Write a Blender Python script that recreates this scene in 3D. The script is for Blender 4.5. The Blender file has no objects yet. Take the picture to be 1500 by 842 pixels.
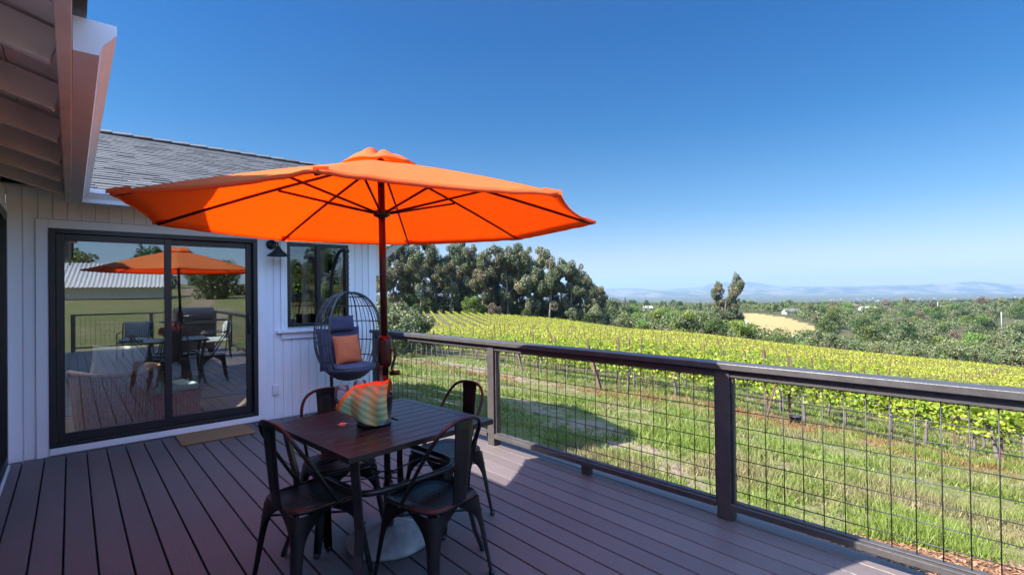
import bpy, math, random
import numpy as np
from mathutils import Vector, Matrix
random.seed(7); rng = np.random.default_rng(11)
sc = bpy.context.scene
col = sc.collection
R = math.radians
# ------------------------------------------------------------------ camera numbers
FPX, YAW, PITCH, ROLL, H = 730.2, R(41.51), R(.45), R(-.72), 1.465
Fv = np.array([math.sin(YAW)*math.cos(PITCH), math.cos(YAW)*math.cos(PITCH), math.sin(PITCH)])
R0 = np.array([math.cos(YAW), -math.sin(YAW), 0.0]); U0 = np.cross(R0, Fv)
Rv = R0*math.cos(ROLL)+U0*math.sin(ROLL); Uv = -R0*math.sin(ROLL)+U0*math.cos(ROLL)

# ------------------------------------------------------------------ helpers
def tag(o, label=None, cat=None, group=None, kind=None):
    if label: o['label'] = label
    if cat: o['category'] = cat
    if group: o['group'] = group
    if kind: o['kind'] = kind
    return o
def empty(name, loc=(0, 0, 0), rz=0.0, label=None, cat=None, group=None):
    o = bpy.data.objects.new(name, None); col.objects.link(o)
    o.empty_display_size = .1
    o.location = loc; o.rotation_euler = (0, 0, rz)
    return tag(o, label, cat, group)
def link(name, me, parent=None, loc=None):
    o = bpy.data.objects.new(name, me); col.objects.link(o)
    if parent is not None: o.parent = parent
    if loc is not None: o.location = loc
    return o
def copy_tree(o, parent=None):
    c = o.copy(); col.objects.link(c)
    if parent is not None: c.parent = parent
    for ch in o.children: copy_tree(ch, c)
    return c

class MB:
    def __init__(s): s.v = []; s.f = []; s.mi = []; s.m = 0; s.sm = []; s.smooth = False
    def add(s, vs, fs):
        b = len(s.v); s.v += [tuple(map(float, p)) for p in vs]
        for f in fs: s.f.append(tuple(b+i for i in f)); s.mi.append(s.m); s.sm.append(s.smooth)
    def box(s, x0, x1, y0, y1, z0, z1):
        vs = [(x, y, z) for z in (z0, z1) for y in (y0, y1) for x in (x0, x1)]
        s.add(vs, [(0, 2, 3, 1), (4, 5, 7, 6), (0, 1, 5, 4), (2, 6, 7, 3), (0, 4, 6, 2), (1, 3, 7, 5)]); return s
    def hexa(s, p):  # 8 points, bottom 4 ccw then top 4
        s.add(p, [(3, 2, 1, 0), (4, 5, 6, 7), (0, 1, 5, 4), (1, 2, 6, 5), (2, 3, 7, 6), (3, 0, 4, 7)]); return s
    def bar(s, a, b, w, h, up=(0, 0, 1)):
        a = Vector(a); b = Vector(b); d = (b-a).normalized(); u = Vector(up)
        x = d.cross(u)
        if x.length < 1e-4: x = d.cross(Vector((1, 0, 0)))
        x.normalize(); u = x.cross(d).normalized()
        P = []
        for c in (a, b):
            for sx, su in ((-1, -1), (1, -1), (1, 1), (-1, 1)): P.append(c+x*sx*w/2+u*su*h/2)
        s.add(P, [(0, 1, 2, 3), (7, 6, 5, 4), (0, 4, 5, 1), (1, 5, 6, 2), (2, 6, 7, 3), (3, 7, 4, 0)]); return s
    def tube(s, pts, r, n=8, closed=False, sx=1, cap=True):
        pts = [Vector(p) for p in pts]; N = len(pts)
        rs = r if isinstance(r, (list, tuple)) else [r]*N
        prev = None; base = len(s.v); vs = []; fs = []
        for i, p in enumerate(pts):
            if closed: t = pts[(i+1) % N]-pts[i-1]
            else: t = pts[min(i+1, N-1)]-pts[max(i-1, 0)]
            t.normalize()
            if prev is None:
                a = Vector((0, 0, 1)) if abs(t.z) < .9 else Vector((1, 0, 0))
                x = t.cross(a).normalized()
            else:
                x = prev-t*prev.dot(t)
                x = x.normalized() if x.length > 1e-6 else prev
            prev = x; y = t.cross(x)
            for k in range(n):
                an = 2*math.pi*k/n
                vs.append(p+x*math.cos(an)*rs[i]*sx+y*math.sin(an)*rs[i])
        M = N if closed else N-1
        for i in range(M):
            j = (i+1) % N
            for k in range(n):
                l = (k+1) % n
                fs.append((i*n+k, i*n+l, j*n+l, j*n+k))
        o = s.smooth; s.smooth = True; s.add(vs, fs); s.smooth = o
        if cap and not closed:
            s.f.append(tuple(base+k for k in range(n-1, -1, -1))); s.mi.append(s.m); s.sm.append(False)
            s.f.append(tuple(base+(N-1)*n+k for k in range(n))); s.mi.append(s.m); s.sm.append(False)
        return s
    def lathe(s, prof, n=32, c=(0, 0), smooth=True):
        vs = []; fs = []
        for r, z in prof:
            for k in range(n):
                a = 2*math.pi*k/n; vs.append((c[0]+r*math.cos(a), c[1]+r*math.sin(a), z))
        for i in range(len(prof)-1):
            for k in range(n):
                l = (k+1) % n; fs.append((i*n+k, i*n+l, (i+1)*n+l, (i+1)*n+k))
        o = s.smooth; s.smooth = smooth; s.add(vs, fs); s.smooth = o; return s
    def grid(s, P, closed_u=False):
        nu = len(P); nv = len(P[0]); vs = [p for row in P for p in row]; fs = []
        for i in range(nu if closed_u else nu-1):
            j = (i+1) % nu
            for k in range(nv-1): fs.append((i*nv+k, j*nv+k, j*nv+k+1, i*nv+k+1))
        o = s.smooth; s.smooth = True; s.add(vs, fs); s.smooth = o; return s
    def xf(s, m, start=0):
        for i in range(start, len(s.v)): s.v[i] = tuple(m @ Vector(s.v[i]))
        return s
    def mesh(s, name, mats, bevel=0):
        me = bpy.data.meshes.new(name)
        me.from_pydata(s.v, [], s.f)
        if not isinstance(mats, (list, tuple)): mats = [mats]
        for m in mats: me.materials.append(m)
        me.polygons.foreach_set('material_index', s.mi)
        me.polygons.foreach_set('use_smooth', s.sm)
        me.update(); return me
    def build(s, name, mats, parent=None, bevel=0, seg=2, loc=None):
        o = link(name, s.mesh(name, mats), parent, loc)
        if bevel:
            b = o.modifiers.new('bevel', 'BEVEL'); b.width = bevel; b.segments = seg; b.limit_method = 'ANGLE'; b.angle_limit = R(40)
            b.harden_normals = False
        return o
def quads_mesh(name, P, mat, col_attr=None):
    """P: (n,4,3) array of separate quads"""
    n = len(P); me = bpy.data.meshes.new(name)
    me.vertices.add(4*n); me.vertices.foreach_set('co', np.ascontiguousarray(P, dtype=np.float32).ravel())
    me.loops.add(4*n); me.loops.foreach_set('vertex_index', np.arange(4*n, dtype=np.int32))
    me.polygons.add(n); me.polygons.foreach_set('loop_start', np.arange(0, 4*n, 4, dtype=np.int32))
    me.update(calc_edges=True); me.materials.append(mat); me.validate(); return me
def join_quads(me_mb, P): pass

# ------------------------------------------------------------------ materials
def mat(name, base=(.5, .5, .5), rough=.6, metal=0., spec=.5, noise=0, nscale=20, ndetail=4, bump=0, bscale=80, stretch=(1, 1, 1), c2=None, coat=0, rvar=0):
    m = bpy.data.materials.new(name); m.use_nodes = True; nt = m.node_tree; N = nt.nodes; L = nt.links
    b = N['Principled BSDF']; b.inputs['Base Color'].default_value = (*base, 1)
    b.inputs['Roughness'].default_value = rough; b.inputs['Metallic'].default_value = metal
    b.inputs['Specular IOR Level'].default_value = spec
    if coat: b.inputs['Coat Weight'].default_value = coat
    tc = N.new('ShaderNodeTexCoord'); mp = N.new('ShaderNodeMapping'); mp.inputs['Scale'].default_value = stretch
    L.new(tc.outputs['Object'], mp.inputs['Vector'])
    if noise or c2:
        nz = N.new('ShaderNodeTexNoise'); nz.inputs['Scale'].default_value = nscale; nz.inputs['Detail'].default_value = ndetail
        L.new(mp.outputs[0], nz.inputs['Vector'])
        mx = N.new('ShaderNodeMix'); mx.data_type = 'RGBA'
        k = noise if noise else .5
        A = [c*(1-k) for c in base]; B = [min(1, c*(1+k)) for c in base]
        if c2: A = base; B = c2
        mx.inputs[6].default_value = (*A, 1); mx.inputs[7].default_value = (*B, 1)
        rp = N.new('ShaderNodeMapRange'); rp.inputs[1].default_value = .3; rp.inputs[2].default_value = .7
        L.new(nz.outputs[0], rp.inputs[0]); L.new(rp.outputs[0], mx.inputs[0]); L.new(mx.outputs[2], b.inputs['Base Color'])
        if rvar:
            r2 = N.new('ShaderNodeMapRange'); r2.inputs[3].default_value = rough-rvar; r2.inputs[4].default_value = rough+rvar
            L.new(nz.outputs[0], r2.inputs[0]); L.new(r2.outputs[0], b.inputs['Roughness'])
    if bump:
        n2 = N.new('ShaderNodeTexNoise'); n2.inputs['Scale'].default_value = bscale; n2.inputs['Detail'].default_value = 5
        L.new(mp.outputs[0], n2.inputs['Vector'])
        bp = N.new('ShaderNodeBump'); bp.inputs['Strength'].default_value = bump; bp.inputs['Distance'].default_value = .01
        L.new(n2.outputs[0], bp.inputs['Height']); L.new(bp.outputs[0], b.inputs['Normal'])
    return m
def leafmat(name, c1, c2, trans=.35, rough=.5, objvar=.25, c3=None):
    c1, c2 = [tuple(v*LEAFK for v in c) for c in (c1, c2)]; c3 = tuple(v*LEAFK for v in c3) if c3 else None
    m = bpy.data.materials.new(name); m.use_nodes = True; nt = m.node_tree; N = nt.nodes; L = nt.links
    b = N['Principled BSDF']; out = N['Material Output']
    g = N.new('ShaderNodeNewGeometry'); oi = N.new('ShaderNodeObjectInfo')
    mx = N.new('ShaderNodeMix'); mx.data_type = 'RGBA'; mx.inputs[6].default_value = (*c1, 1); mx.inputs[7].default_value = (*c2, 1)
    L.new(g.outputs['Random Per Island'], mx.inputs[0])
    last = mx.outputs[2]
    if c3:
        nz = N.new('ShaderNodeTexNoise'); nz.inputs['Scale'].default_value = .28; nz.inputs['Detail'].default_value = 2
        L.new(g.outputs['Position'], nz.inputs['Vector'])
        mr = N.new('ShaderNodeMapRange'); mr.inputs[1].default_value = .48; mr.inputs[2].default_value = .62; L.new(nz.outputs[0], mr.inputs[0])
        m3 = N.new('ShaderNodeMix'); m3.data_type = 'RGBA'; m3.inputs[7].default_value = (*c3, 1)
        L.new(last, m3.inputs[6]); L.new(mr.outputs[0], m3.inputs[0]); last = m3.outputs[2]
    hs = N.new('ShaderNodeHueSaturation'); L.new(last, hs.inputs['Color'])
    r1 = N.new('ShaderNodeMapRange'); r1.inputs[3].default_value = 1-objvar; r1.inputs[4].default_value = 1+objvar; L.new(oi.outputs['Random'], r1.inputs[0]); L.new(r1.outputs[0], hs.inputs['Value'])
    r2 = N.new('ShaderNodeMath'); r2.operation = 'MULTIPLY_ADD'; r2.inputs[1].default_value = .05*objvar*4; r2.inputs[2].default_value = .5-.025*objvar*4
    wn = N.new('ShaderNodeTexWhiteNoise'); wn.noise_dimensions = '1D'; L.new(oi.outputs['Random'], wn.inputs['W']); L.new(wn.outputs['Value'], r2.inputs[0]); L.new(r2.outputs[0], hs.inputs['Hue'])
    L.new(hs.outputs[0], b.inputs['Base Color']); b.inputs['Roughness'].default_value = rough; b.inputs['Specular IOR Level'].default_value = .3
    tr = N.new('ShaderNodeBsdfTranslucent'); L.new(hs.outputs[0], tr.inputs['Color'])
    ms = N.new('ShaderNodeMixShader'); ms.inputs[0].default_value = trans
    L.new(b.outputs[0], ms.inputs[1]); L.new(tr.outputs[0], ms.inputs[2]); L.new(ms.outputs[0], out.inputs['Surface'])
    return m
def glassmat(name, refl=.2, tint=(.7, .75, .74)):
    m = bpy.data.materials.new(name); m.use_nodes = True; nt = m.node_tree; N = nt.nodes; L = nt.links
    out = N['Material Output']; N.remove(N['Principled BSDF'])
    t = N.new('ShaderNodeBsdfTransparent'); t.inputs[0].default_value = (*tint, 1)
    g = N.new('ShaderNodeBsdfGlossy'); g.inputs['Roughness'].default_value = .0; g.inputs[0].default_value = (.92, .95, 1, 1)
    lw = N.new('ShaderNodeFresnel'); lw.inputs['IOR'].default_value = 1.5
    ad = N.new('ShaderNodeMath'); ad.operation = 'ADD'; ad.use_clamp = True; ad.inputs[1].default_value = refl; L.new(lw.outputs[0], ad.inputs[0])
    ms = N.new('ShaderNodeMixShader'); L.new(ad.outputs[0], ms.inputs[0]); L.new(t.outputs[0], ms.inputs[1]); L.new(g.outputs[0], ms.inputs[2])
    L.new(ms.outputs[0], out.inputs['Surface']); return m

LEAFK = .62
M = {}
M['white'] = mat('white_paint', (.84, .84, .86), .5, noise=.03, nscale=6, bump=.06, bscale=60)
M['siding'] = mat('siding_paint', (.82, .82, .85), .55, noise=.05, nscale=3, bump=.12, bscale=50, stretch=(1, 1, .15))
M['eave'] = mat('eave_paint', (.74, .70, .66), .6, noise=.12, nscale=5, bump=.2, bscale=40)
M['gutter'] = mat('gutter_metal', (.72, .72, .75), .4, noise=.03, nscale=8)
M['black'] = mat('black_aluminium', (.018, .018, .021), .35, spec=.5)
M['rail'] = mat('rail_paint', (.050, .045, .044), .42, noise=.2, nscale=14, bump=.12, bscale=60)
M['wire'] = mat('wire_metal', (.02, .02, .022), .4, metal=.3)
M['chair'] = mat('bronzed_metal', (.016, .0145, .015), .34, metal=.45, noise=.35, nscale=9, rvar=.06)
M['reddish_tone'] = mat('reddish_edge', (.062, .030, .026), .38, metal=.5, noise=.5, nscale=14)  # redder metal for the seat rim and the top of the hoop
M['table'] = mat('table_metal', (.030, .025, .026), .30, metal=.4, noise=.25, nscale=12, rvar=.05)
M['pole'] = mat('pole_bronze', (.045, .018, .016), .28, metal=.4)
M['stone'] = mat('stone_cast', (.33, .34, .33), .75, noise=.3, nscale=14, bump=.4, bscale=60)
M['wicker'] = mat('grey_wicker', (.05, .052, .058), .5, noise=.3, nscale=60)
M['navy'] = mat('navy_fabric', (.062, .062, .12), .85, noise=.12, nscale=30, bump=.3, bscale=200)
M['orangef'] = mat('orange_fabric', (.62, .15, .055), .9, noise=.08, nscale=40, bump=.3, bscale=250)
M['rattan'] = mat('rattan', (.46, .27, .17), .6, noise=.4, nscale=50, bump=.6, bscale=90)
M['cream'] = mat('cream_fabric', (.85, .82, .76), .9, noise=.05, nscale=20)
M['aqua'] = mat('seafoam_fabric', (.50, .64, .58), .9, noise=.05, nscale=20)
M['coir'] = mat('coir', (.30, .16, .075), .95, noise=.3, nscale=120, bump=.6, bscale=300)
M['steel'] = mat('dark_tin', (.10, .10, .105), .35, metal=.8, noise=.2, nscale=20)
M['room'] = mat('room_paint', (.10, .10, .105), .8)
M['roomfloor'] = mat('room_floor', (.24, .17, .11), .45, noise=.25, nscale=4, stretch=(1, 8, 1))
M['plastic'] = mat('white_plastic', (.75, .75, .75), .35)
M['mulch'] = None
M['bark'] = mat('bark', (.13, .105, .085), .9, noise=.4, nscale=3, bump=.5, bscale=10)
M['vinebark'] = mat('vine_bark', (.11, .09, .08), .95, noise=.4, nscale=30, bump=.8, bscale=60)
M['rust'] = mat('rusty_post', (.095, .052, .038), .85, noise=.35, nscale=10)
M['glass'] = glassmat('door_glass', .12, (.97, .99, .98))
M['glass2'] = glassmat('window_glass', .05, (.85, .88, .88))
M['sheet'] = mat('sheet_white', (.34, .34, .33), .5)

# wine glass
m = bpy.data.materials.new('clear_glass'); m.use_nodes = True
b = m.node_tree.nodes['Principled BSDF']; b.inputs['Transmission Weight'].default_value = 1; b.inputs['Roughness'].default_value = .0; b.inputs['IOR'].default_value = 1.45
M['clear'] = glassmat('stemware_glass', .02, (.95, .96, .97))
nt = M['clear'].node_tree; o_ = nt.nodes['Material Output']; df = nt.nodes.new('ShaderNodeBsdfDiffuse'); df.inputs[0].default_value = (.8, .85, .9, 1); m_ = nt.nodes.new('ShaderNodeMixShader'); m_.inputs[0].default_value = .10
src_ = o_.inputs[0].links[0].from_socket; nt.links.new(src_, m_.inputs[1]); nt.links.new(df.outputs[0], m_.inputs[2]); nt.links.new(m_.outputs[0], o_.inputs[0])
# deck boards: composite with fine grain, per board tone
def deckmat():
    m = mat('deck_composite', (.135, .117, .118), .46, bump=.35, bscale=45, stretch=(9, .7, 1)); nt = m.node_tree; N = nt.nodes; L = nt.links
    b = N['Principled BSDF']; g = N.new('ShaderNodeNewGeometry')
    tc = N.new('ShaderNodeTexCoord'); mp = N.new('ShaderNodeMapping'); mp.inputs['Scale'].default_value = (60, 2.5, 1); L.new(tc.outputs['Object'], mp.inputs[0])
    nz = N.new('ShaderNodeTexNoise'); nz.inputs['Scale'].default_value = 1; nz.inputs['Detail'].default_value = 6; L.new(mp.outputs[0], nz.inputs['Vector'])
    n2 = N.new('ShaderNodeTexNoise'); n2.inputs['Scale'].default_value = 1.7; n2.inputs['Detail'].default_value = 5; L.new(tc.outputs['Object'], n2.inputs['Vector'])
    a = N.new('ShaderNodeMath'); a.operation = 'MULTIPLY_ADD'; a.inputs[1].default_value = .5; L.new(nz.outputs[0], a.inputs[0])
    a2 = N.new('ShaderNodeMath'); a2.operation = 'MULTIPLY_ADD'; a2.inputs[1].default_value = .38; L.new(g.outputs['Random Per Island'], a2.inputs[0])
    a3 = N.new('ShaderNodeMath'); a3.operation = 'MULTIPLY'; a3.inputs[1].default_value = .45; L.new(n2.outputs[0], a3.inputs[0])
    L.new(a3.outputs[0], a2.inputs[2]); L.new(a2.outputs[0], a.inputs[2])
    mr = N.new('ShaderNodeMapRange'); mr.inputs[1].default_value = .2; mr.inputs[2].default_value = 1.1; L.new(a.outputs[0], mr.inputs[0])
    mx = N.new('ShaderNodeMix'); mx.data_type = 'RGBA'; mx.inputs[6].default_value = (.082, .064, .066, 1); mx.inputs[7].default_value = (.136, .113, .110, 1)
    L.new(mr.outputs[0], mx.inputs[0]); L.new(mx.outputs[2], b.inputs['Base Color']); return m
M['deck'] = deckmat()
M['under'] = mat('underdeck', (.012, .010, .010), .9)
# canopy: woven fabric that lets the sun glow through
def canopymat():
    m = bpy.data.materials.new('canopy_fabric'); m.use_nodes = True; nt = m.node_tree; N = nt.nodes; L = nt.links
    b = N['Principled BSDF']; out = N['Material Output']
    tc = N.new('ShaderNodeTexCoord'); nz = N.new('ShaderNodeTexNoise'); nz.inputs['Scale'].default_value = 5; nz.inputs['Detail'].default_value = 4; L.new(tc.outputs['Object'], nz.inputs['Vector'])
    mx = N.new('ShaderNodeMix'); mx.data_type = 'RGBA'; mx.inputs[6].default_value = (.70, .275, .08, 1); mx.inputs[7].default_value = (.78, .315, .095, 1); L.new(nz.outputs[0], mx.inputs[0])
    L.new(mx.outputs[2], b.inputs['Base Color']); b.inputs['Roughness'].default_value = .8; b.inputs['Specular IOR Level'].default_value = .2
    n2 = N.new('ShaderNodeTexNoise'); n2.inputs['Scale'].default_value = 9; n2.inputs['Detail'].default_value = 3; L.new(tc.outputs['Object'], n2.inputs['Vector'])
    bp = N.new('ShaderNodeBump'); bp.inputs['Strength'].default_value = .35; bp.inputs['Distance'].default_value = .02; L.new(n2.outputs[0], bp.inputs['Height']); L.new(bp.outputs[0], b.inputs['Normal'])
    t = N.new('ShaderNodeBsdfTranslucent'); t.inputs[0].default_value = (.92, .205, .02, 1); L.new(bp.outputs[0], t.inputs['Normal'])
    ms = N.new('ShaderNodeMixShader'); ms.inputs[0].default_value = .72
    L.new(b.outputs[0], ms.inputs[1]); L.new(t.outputs[0], ms.inputs[2]); L.new(ms.outputs[0], out.inputs['Surface']); return m
M['canopy'] = canopymat()
def towelmat():
    m = bpy.data.materials.new('plaid_cloth'); m.use_nodes = True; nt = m.node_tree; N = nt.nodes; L = nt.links
    b = N['Principled BSDF']; b.inputs['Roughness'].default_value = .9
    uv = N.new('ShaderNodeUVMap'); uv.uv_map = 'UVMap'; sp = N.new('ShaderNodeSeparateXYZ'); L.new(uv.outputs[0], sp.inputs[0])
    def stripes(sock, freq, c1, c2, ph=0):
        mu = N.new('ShaderNodeMath'); mu.operation = 'MULTIPLY_ADD'; mu.inputs[1].default_value = freq; mu.inputs[2].default_value = ph; L.new(sock, mu.inputs[0])
        si = N.new('ShaderNodeMath'); si.operation = 'SINE'; L.new(mu.outputs[0], si.inputs[0])
        mr = N.new('ShaderNodeMapRange'); mr.inputs[1].default_value = -.6; mr.inputs[2].default_value = .6; L.new(si.outputs[0], mr.inputs[0])
        mx = N.new('ShaderNodeMix'); mx.data_type = 'RGBA'; mx.inputs[6].default_value = (*c1, 1); mx.inputs[7].default_value = (*c2, 1); L.new(mr.outputs[0], mx.inputs[0]); return mx.outputs[2]
    ad_ = N.new('ShaderNodeMath'); ad_.operation = 'MULTIPLY_ADD'; ad_.inputs[1].default_value = .45; L.new(sp.outputs[0], ad_.inputs[0]); L.new(sp.outputs[1], ad_.inputs[2])
    h = stripes(ad_.outputs[0], 40, (.18, .34, .08), (.46, .55, .26)); v = stripes(sp.outputs[0], 19, (.20, .60, .38), (.55, .47, .18), 1.0)
    mx = N.new('ShaderNodeMix'); mx.data_type = 'RGBA'; mx.inputs[0].default_value = .45; L.new(h, mx.inputs[6]); L.new(v, mx.inputs[7])
    lt = N.new('ShaderNodeMath'); lt.operation = 'MINIMUM'; L.new(sp.outputs[0], lt.inputs[0])
    iv = N.new('ShaderNodeMath'); iv.operation = 'SUBTRACT'; iv.inputs[0].default_value = 1.0; L.new(sp.outputs[1], iv.inputs[1]); L.new(iv.outputs[0], lt.inputs[1])
    ls = N.new('ShaderNodeMath'); ls.operation = 'LESS_THAN'; ls.inputs[1].default_value = .085; L.new(lt.outputs[0], ls.inputs[0])
    m3 = N.new('ShaderNodeMix'); m3.data_type = 'RGBA'; m3.inputs[7].default_value = (.85, .22, .03, 1); L.new(mx.outputs[2], m3.inputs[6]); L.new(ls.outputs[0], m3.inputs[0])
    L.new(m3.outputs[2], b.inputs['Base Color']); return m
M['towel'] = towelmat()

# ------------------------------------------------------------------ terrain
YH = lambda px: 426.7-.0126*(px-750)
COLS = {
 565: [(3,-.4),(8,-.5),(12,-.75),(20,-1.35),(35,-2.8),(60,-3.8),(80,-4.7),(100,-4.9),(165,-5.0),(250,-7),(400,-9),(700,-13),(1200,-22)],
 700: [(3,-.4),(8,-.6),(12,-1.0),(20,-1.7),(35,-2.9),(60,-4.0),(80,-5.0),(100,-5.6),(165,-6.0),(250,-8),(400,-10),(700,-13),(1200,-22)],
 850: [(3,-.4),(8,-.8),(12,-1.2),(20,-2.1),(35,-3.3),(60,-4.6),(80,-5.8),(100,-6.8),(165,-9.2),(250,-11.5),(400,-14),(700,-20),(1200,-34)],
 1000: [(3,-.4),(8,-.9),(12,-1.3),(20,-2.4),(35,-3.9),(60,-5.5),(80,-6.7),(100,-8.0),(165,-15),(250,-19),(400,-22),(700,-25),(1200,-40)],
 1150: [(3,-.4),(8,-1.05),(12,-1.7),(20,-2.9),(35,-4.7),(60,-6.8),(80,-8.5),(100,-10.6),(165,-20),(250,-23),(400,-21),(700,-27),(1200,-42)],
 1300: [(3,-.4),(8,-1.25),(12,-2.1),(20,-3.6),(35,-5.8),(60,-8.4),(80,-10.4),(100,-13),(165,-23),(250,-27),(400,-29),(700,-30),(1200,-43)],
 1450: [(3,-.4),(8,-1.5),(12,-2.65),(20,-4.6),(35,-7.2),(60,-10.3),(80,-12.4),(100,-15),(165,-25),(250,-28),(400,-27),(700,-28),(1200,-40)],
 1600: [(3,-.4),(8,-1.6),(12,-2.9),(20,-5.2),(35,-8.4),(60,-12),(80,-14.5),(100,-17.5),(165,-27),(250,-30),(400,-27),(700,-27),(1200,-38)]}
FAR = [(2500,-88),(4500,-125),(9000,-165),(14000,-190)]
CP = sorted(COLS); LND = np.log([d for d, _ in COLS[565]]+[d for d, _ in FAR])
TAB = np.array([[z for _, z in COLS[c]]+[z for _, z in FAR] for c in CP], float)
CPX = np.array(CP, float)
# interpolate slope (z-H)/d for even perspective, Catmull-Rom in ln d, smooth in px
S = (TAB-H)/np.exp(LND)[None, :]
def cr(x, xs, ys_fn, n):
    i = np.clip(np.searchsorted(xs, x)-1, 0, n-2); t = np.clip((x-xs[i])/(xs[i+1]-xs[i]), 0, 1)
    y1 = ys_fn(i); y2 = ys_fn(i+1); y0 = ys_fn(np.maximum(i-1, 0)); y3 = ys_fn(np.minimum(i+2, n-1))
    h = xs[i+1]-xs[i]; h0 = np.where(i > 0, xs[i]-xs[np.maximum(i-1, 0)], h); h1 = np.where(i < n-2, xs[np.minimum(i+2, n-1)]-xs[i+1], h)
    m1 = np.where(i > 0, .5*((y2-y1)/h+(y1-y0)/np.maximum(h0, 1e-9)), (y2-y1)/h)*h
    m2 = np.where(i < n-2, .5*((y2-y1)/h+(y3-y2)/np.maximum(h1, 1e-9)), (y2-y1)/h)*h
    return (2*t**3-3*t**2+1)*y1+(t**3-2*t**2+t)*m1+(-2*t**3+3*t**2)*y2+(t**3-t**2)*m2
def vnoise(x, y, seed=0):
    xi = np.floor(x).astype(np.int64); yi = np.floor(y).astype(np.int64); fx = x-xi; fy = y-yi
    fx = fx*fx*(3-2*fx); fy = fy*fy*(3-2*fy)
    def h(a, b):
        n = (a*374761393+b*668265263+seed*1442695041) & 0x7fffffff; n = ((n ^ (n >> 13))*1274126177) & 0x7fffffff
        return ((n ^ (n >> 16)) & 0xffff)/65535.
    return (h(xi, yi)*(1-fx)+h(xi+1, yi)*fx)*(1-fy)+(h(xi, yi+1)*(1-fx)+h(xi+1, yi+1)*fx)*fy
def fbm(x, y, o=4, seed=0):
    s = 0; a = .5
    for k in range(o): s = s+a*vnoise(x*2**k, y*2**k, seed+k); a *= .5
    return s
def ground(x, y):
    x = np.asarray(x, float); y = np.asarray(y, float); r = np.maximum(np.hypot(x, y), .5)
    az = np.arctan2(x, y); rel = (az-YAW+np.pi) % (2*np.pi)-np.pi
    rc = np.clip(rel, R(-24), R(49)); d = r*np.cos(rc); px = np.clip(750+FPX*np.tan(rc), 565, 1600)
    ld = np.clip(np.log(d), LND[0], LND[-1])
    s = cr(px, CPX, lambda i: cr(ld, LND, lambda j: S[i, j], len(LND)), len(CP))
    z = H+s*np.exp(ld)
    z = np.where(r < 3.3, -.4, z)
    # behind and beside the house: gently rising pasture
    back = -.42+.055*np.clip(r-9, 0, 60)+.02*np.clip(r-69, 0, 500)
    back = np.minimum(back, 6)
    off = np.maximum(rel-R(52), R(-26)-rel); off = np.maximum(off, 0); w = np.clip(off/R(38), 0, 1); w = w*w*(3-2*w)
    z = z*(1-w)+back*w
    z = z+(fbm(x/9, y/9, 3, 3)-.45)*.12*np.clip((r-5)/10, 0, 1)+(fbm(x/140, y/140, 3, 8)-.45)*7*np.clip((r-220)/500, 0, 1)
    return z
gz = lambda x, y: float(ground(np.array([x]), np.array([y]))[0])
def at(px, d):
    """world x, y of the vertical line that stands at depth d along the view axis and px across"""
    q = Fv*d+Rv*((px-750)/FPX*d); return float(q[0]), float(q[1])
def depth_px(x, y):
    d = x*math.sin(YAW)+y*math.cos(YAW); l = x*math.cos(YAW)-y*math.sin(YAW)
    return d, 750+FPX*l/np.maximum(d, .01)

# vineyard boundaries -------------------------------------------------
def left_bound(x): x = np.asarray(x); return 9.5+(np.minimum(x, 16)-12.5)*2.6+np.maximum(x-16, 0)*6.0     # y beyond which no front vines
def in_front(x, y):
    d, px = depth_px(x, y)
    return (x > 12.3) & (y < left_bound(x)) & (d < 74+2*np.sin(px/120.)) & (px > 560)
def far_edge(px): return np.interp(px, [560, 850, 1000, 1150, 1300, 1600], [162, 158, 112, 100, 96, 92])
def in_far(x, y):
    d, px = depth_px(x, y)
    return (d > 81) & (d < far_edge(px)) & (px > 612)

PATCH = [(7.3, 8.3, 6.7, 6.3, .55, .85), (6.8, 6.3, 6.1, 4.2, .6, .95), (6.0, 4.0, 5.5, 3.0, .4, .9), (5.4, 8.6, 5.0, 7.2, .5, .8), (6.3, 12.5, 5.6, 9.5, .5, .7), (7.3, 2.7, 6.9, 2.2, .35, .7), (8.4, 1.7, 8.2, 1.3, .3, .6), (6.2, 1.9, 5.9, 1.5, .3, .7), (12.6, 12.5, 11.5, 9.5, .8, .6)]
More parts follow.
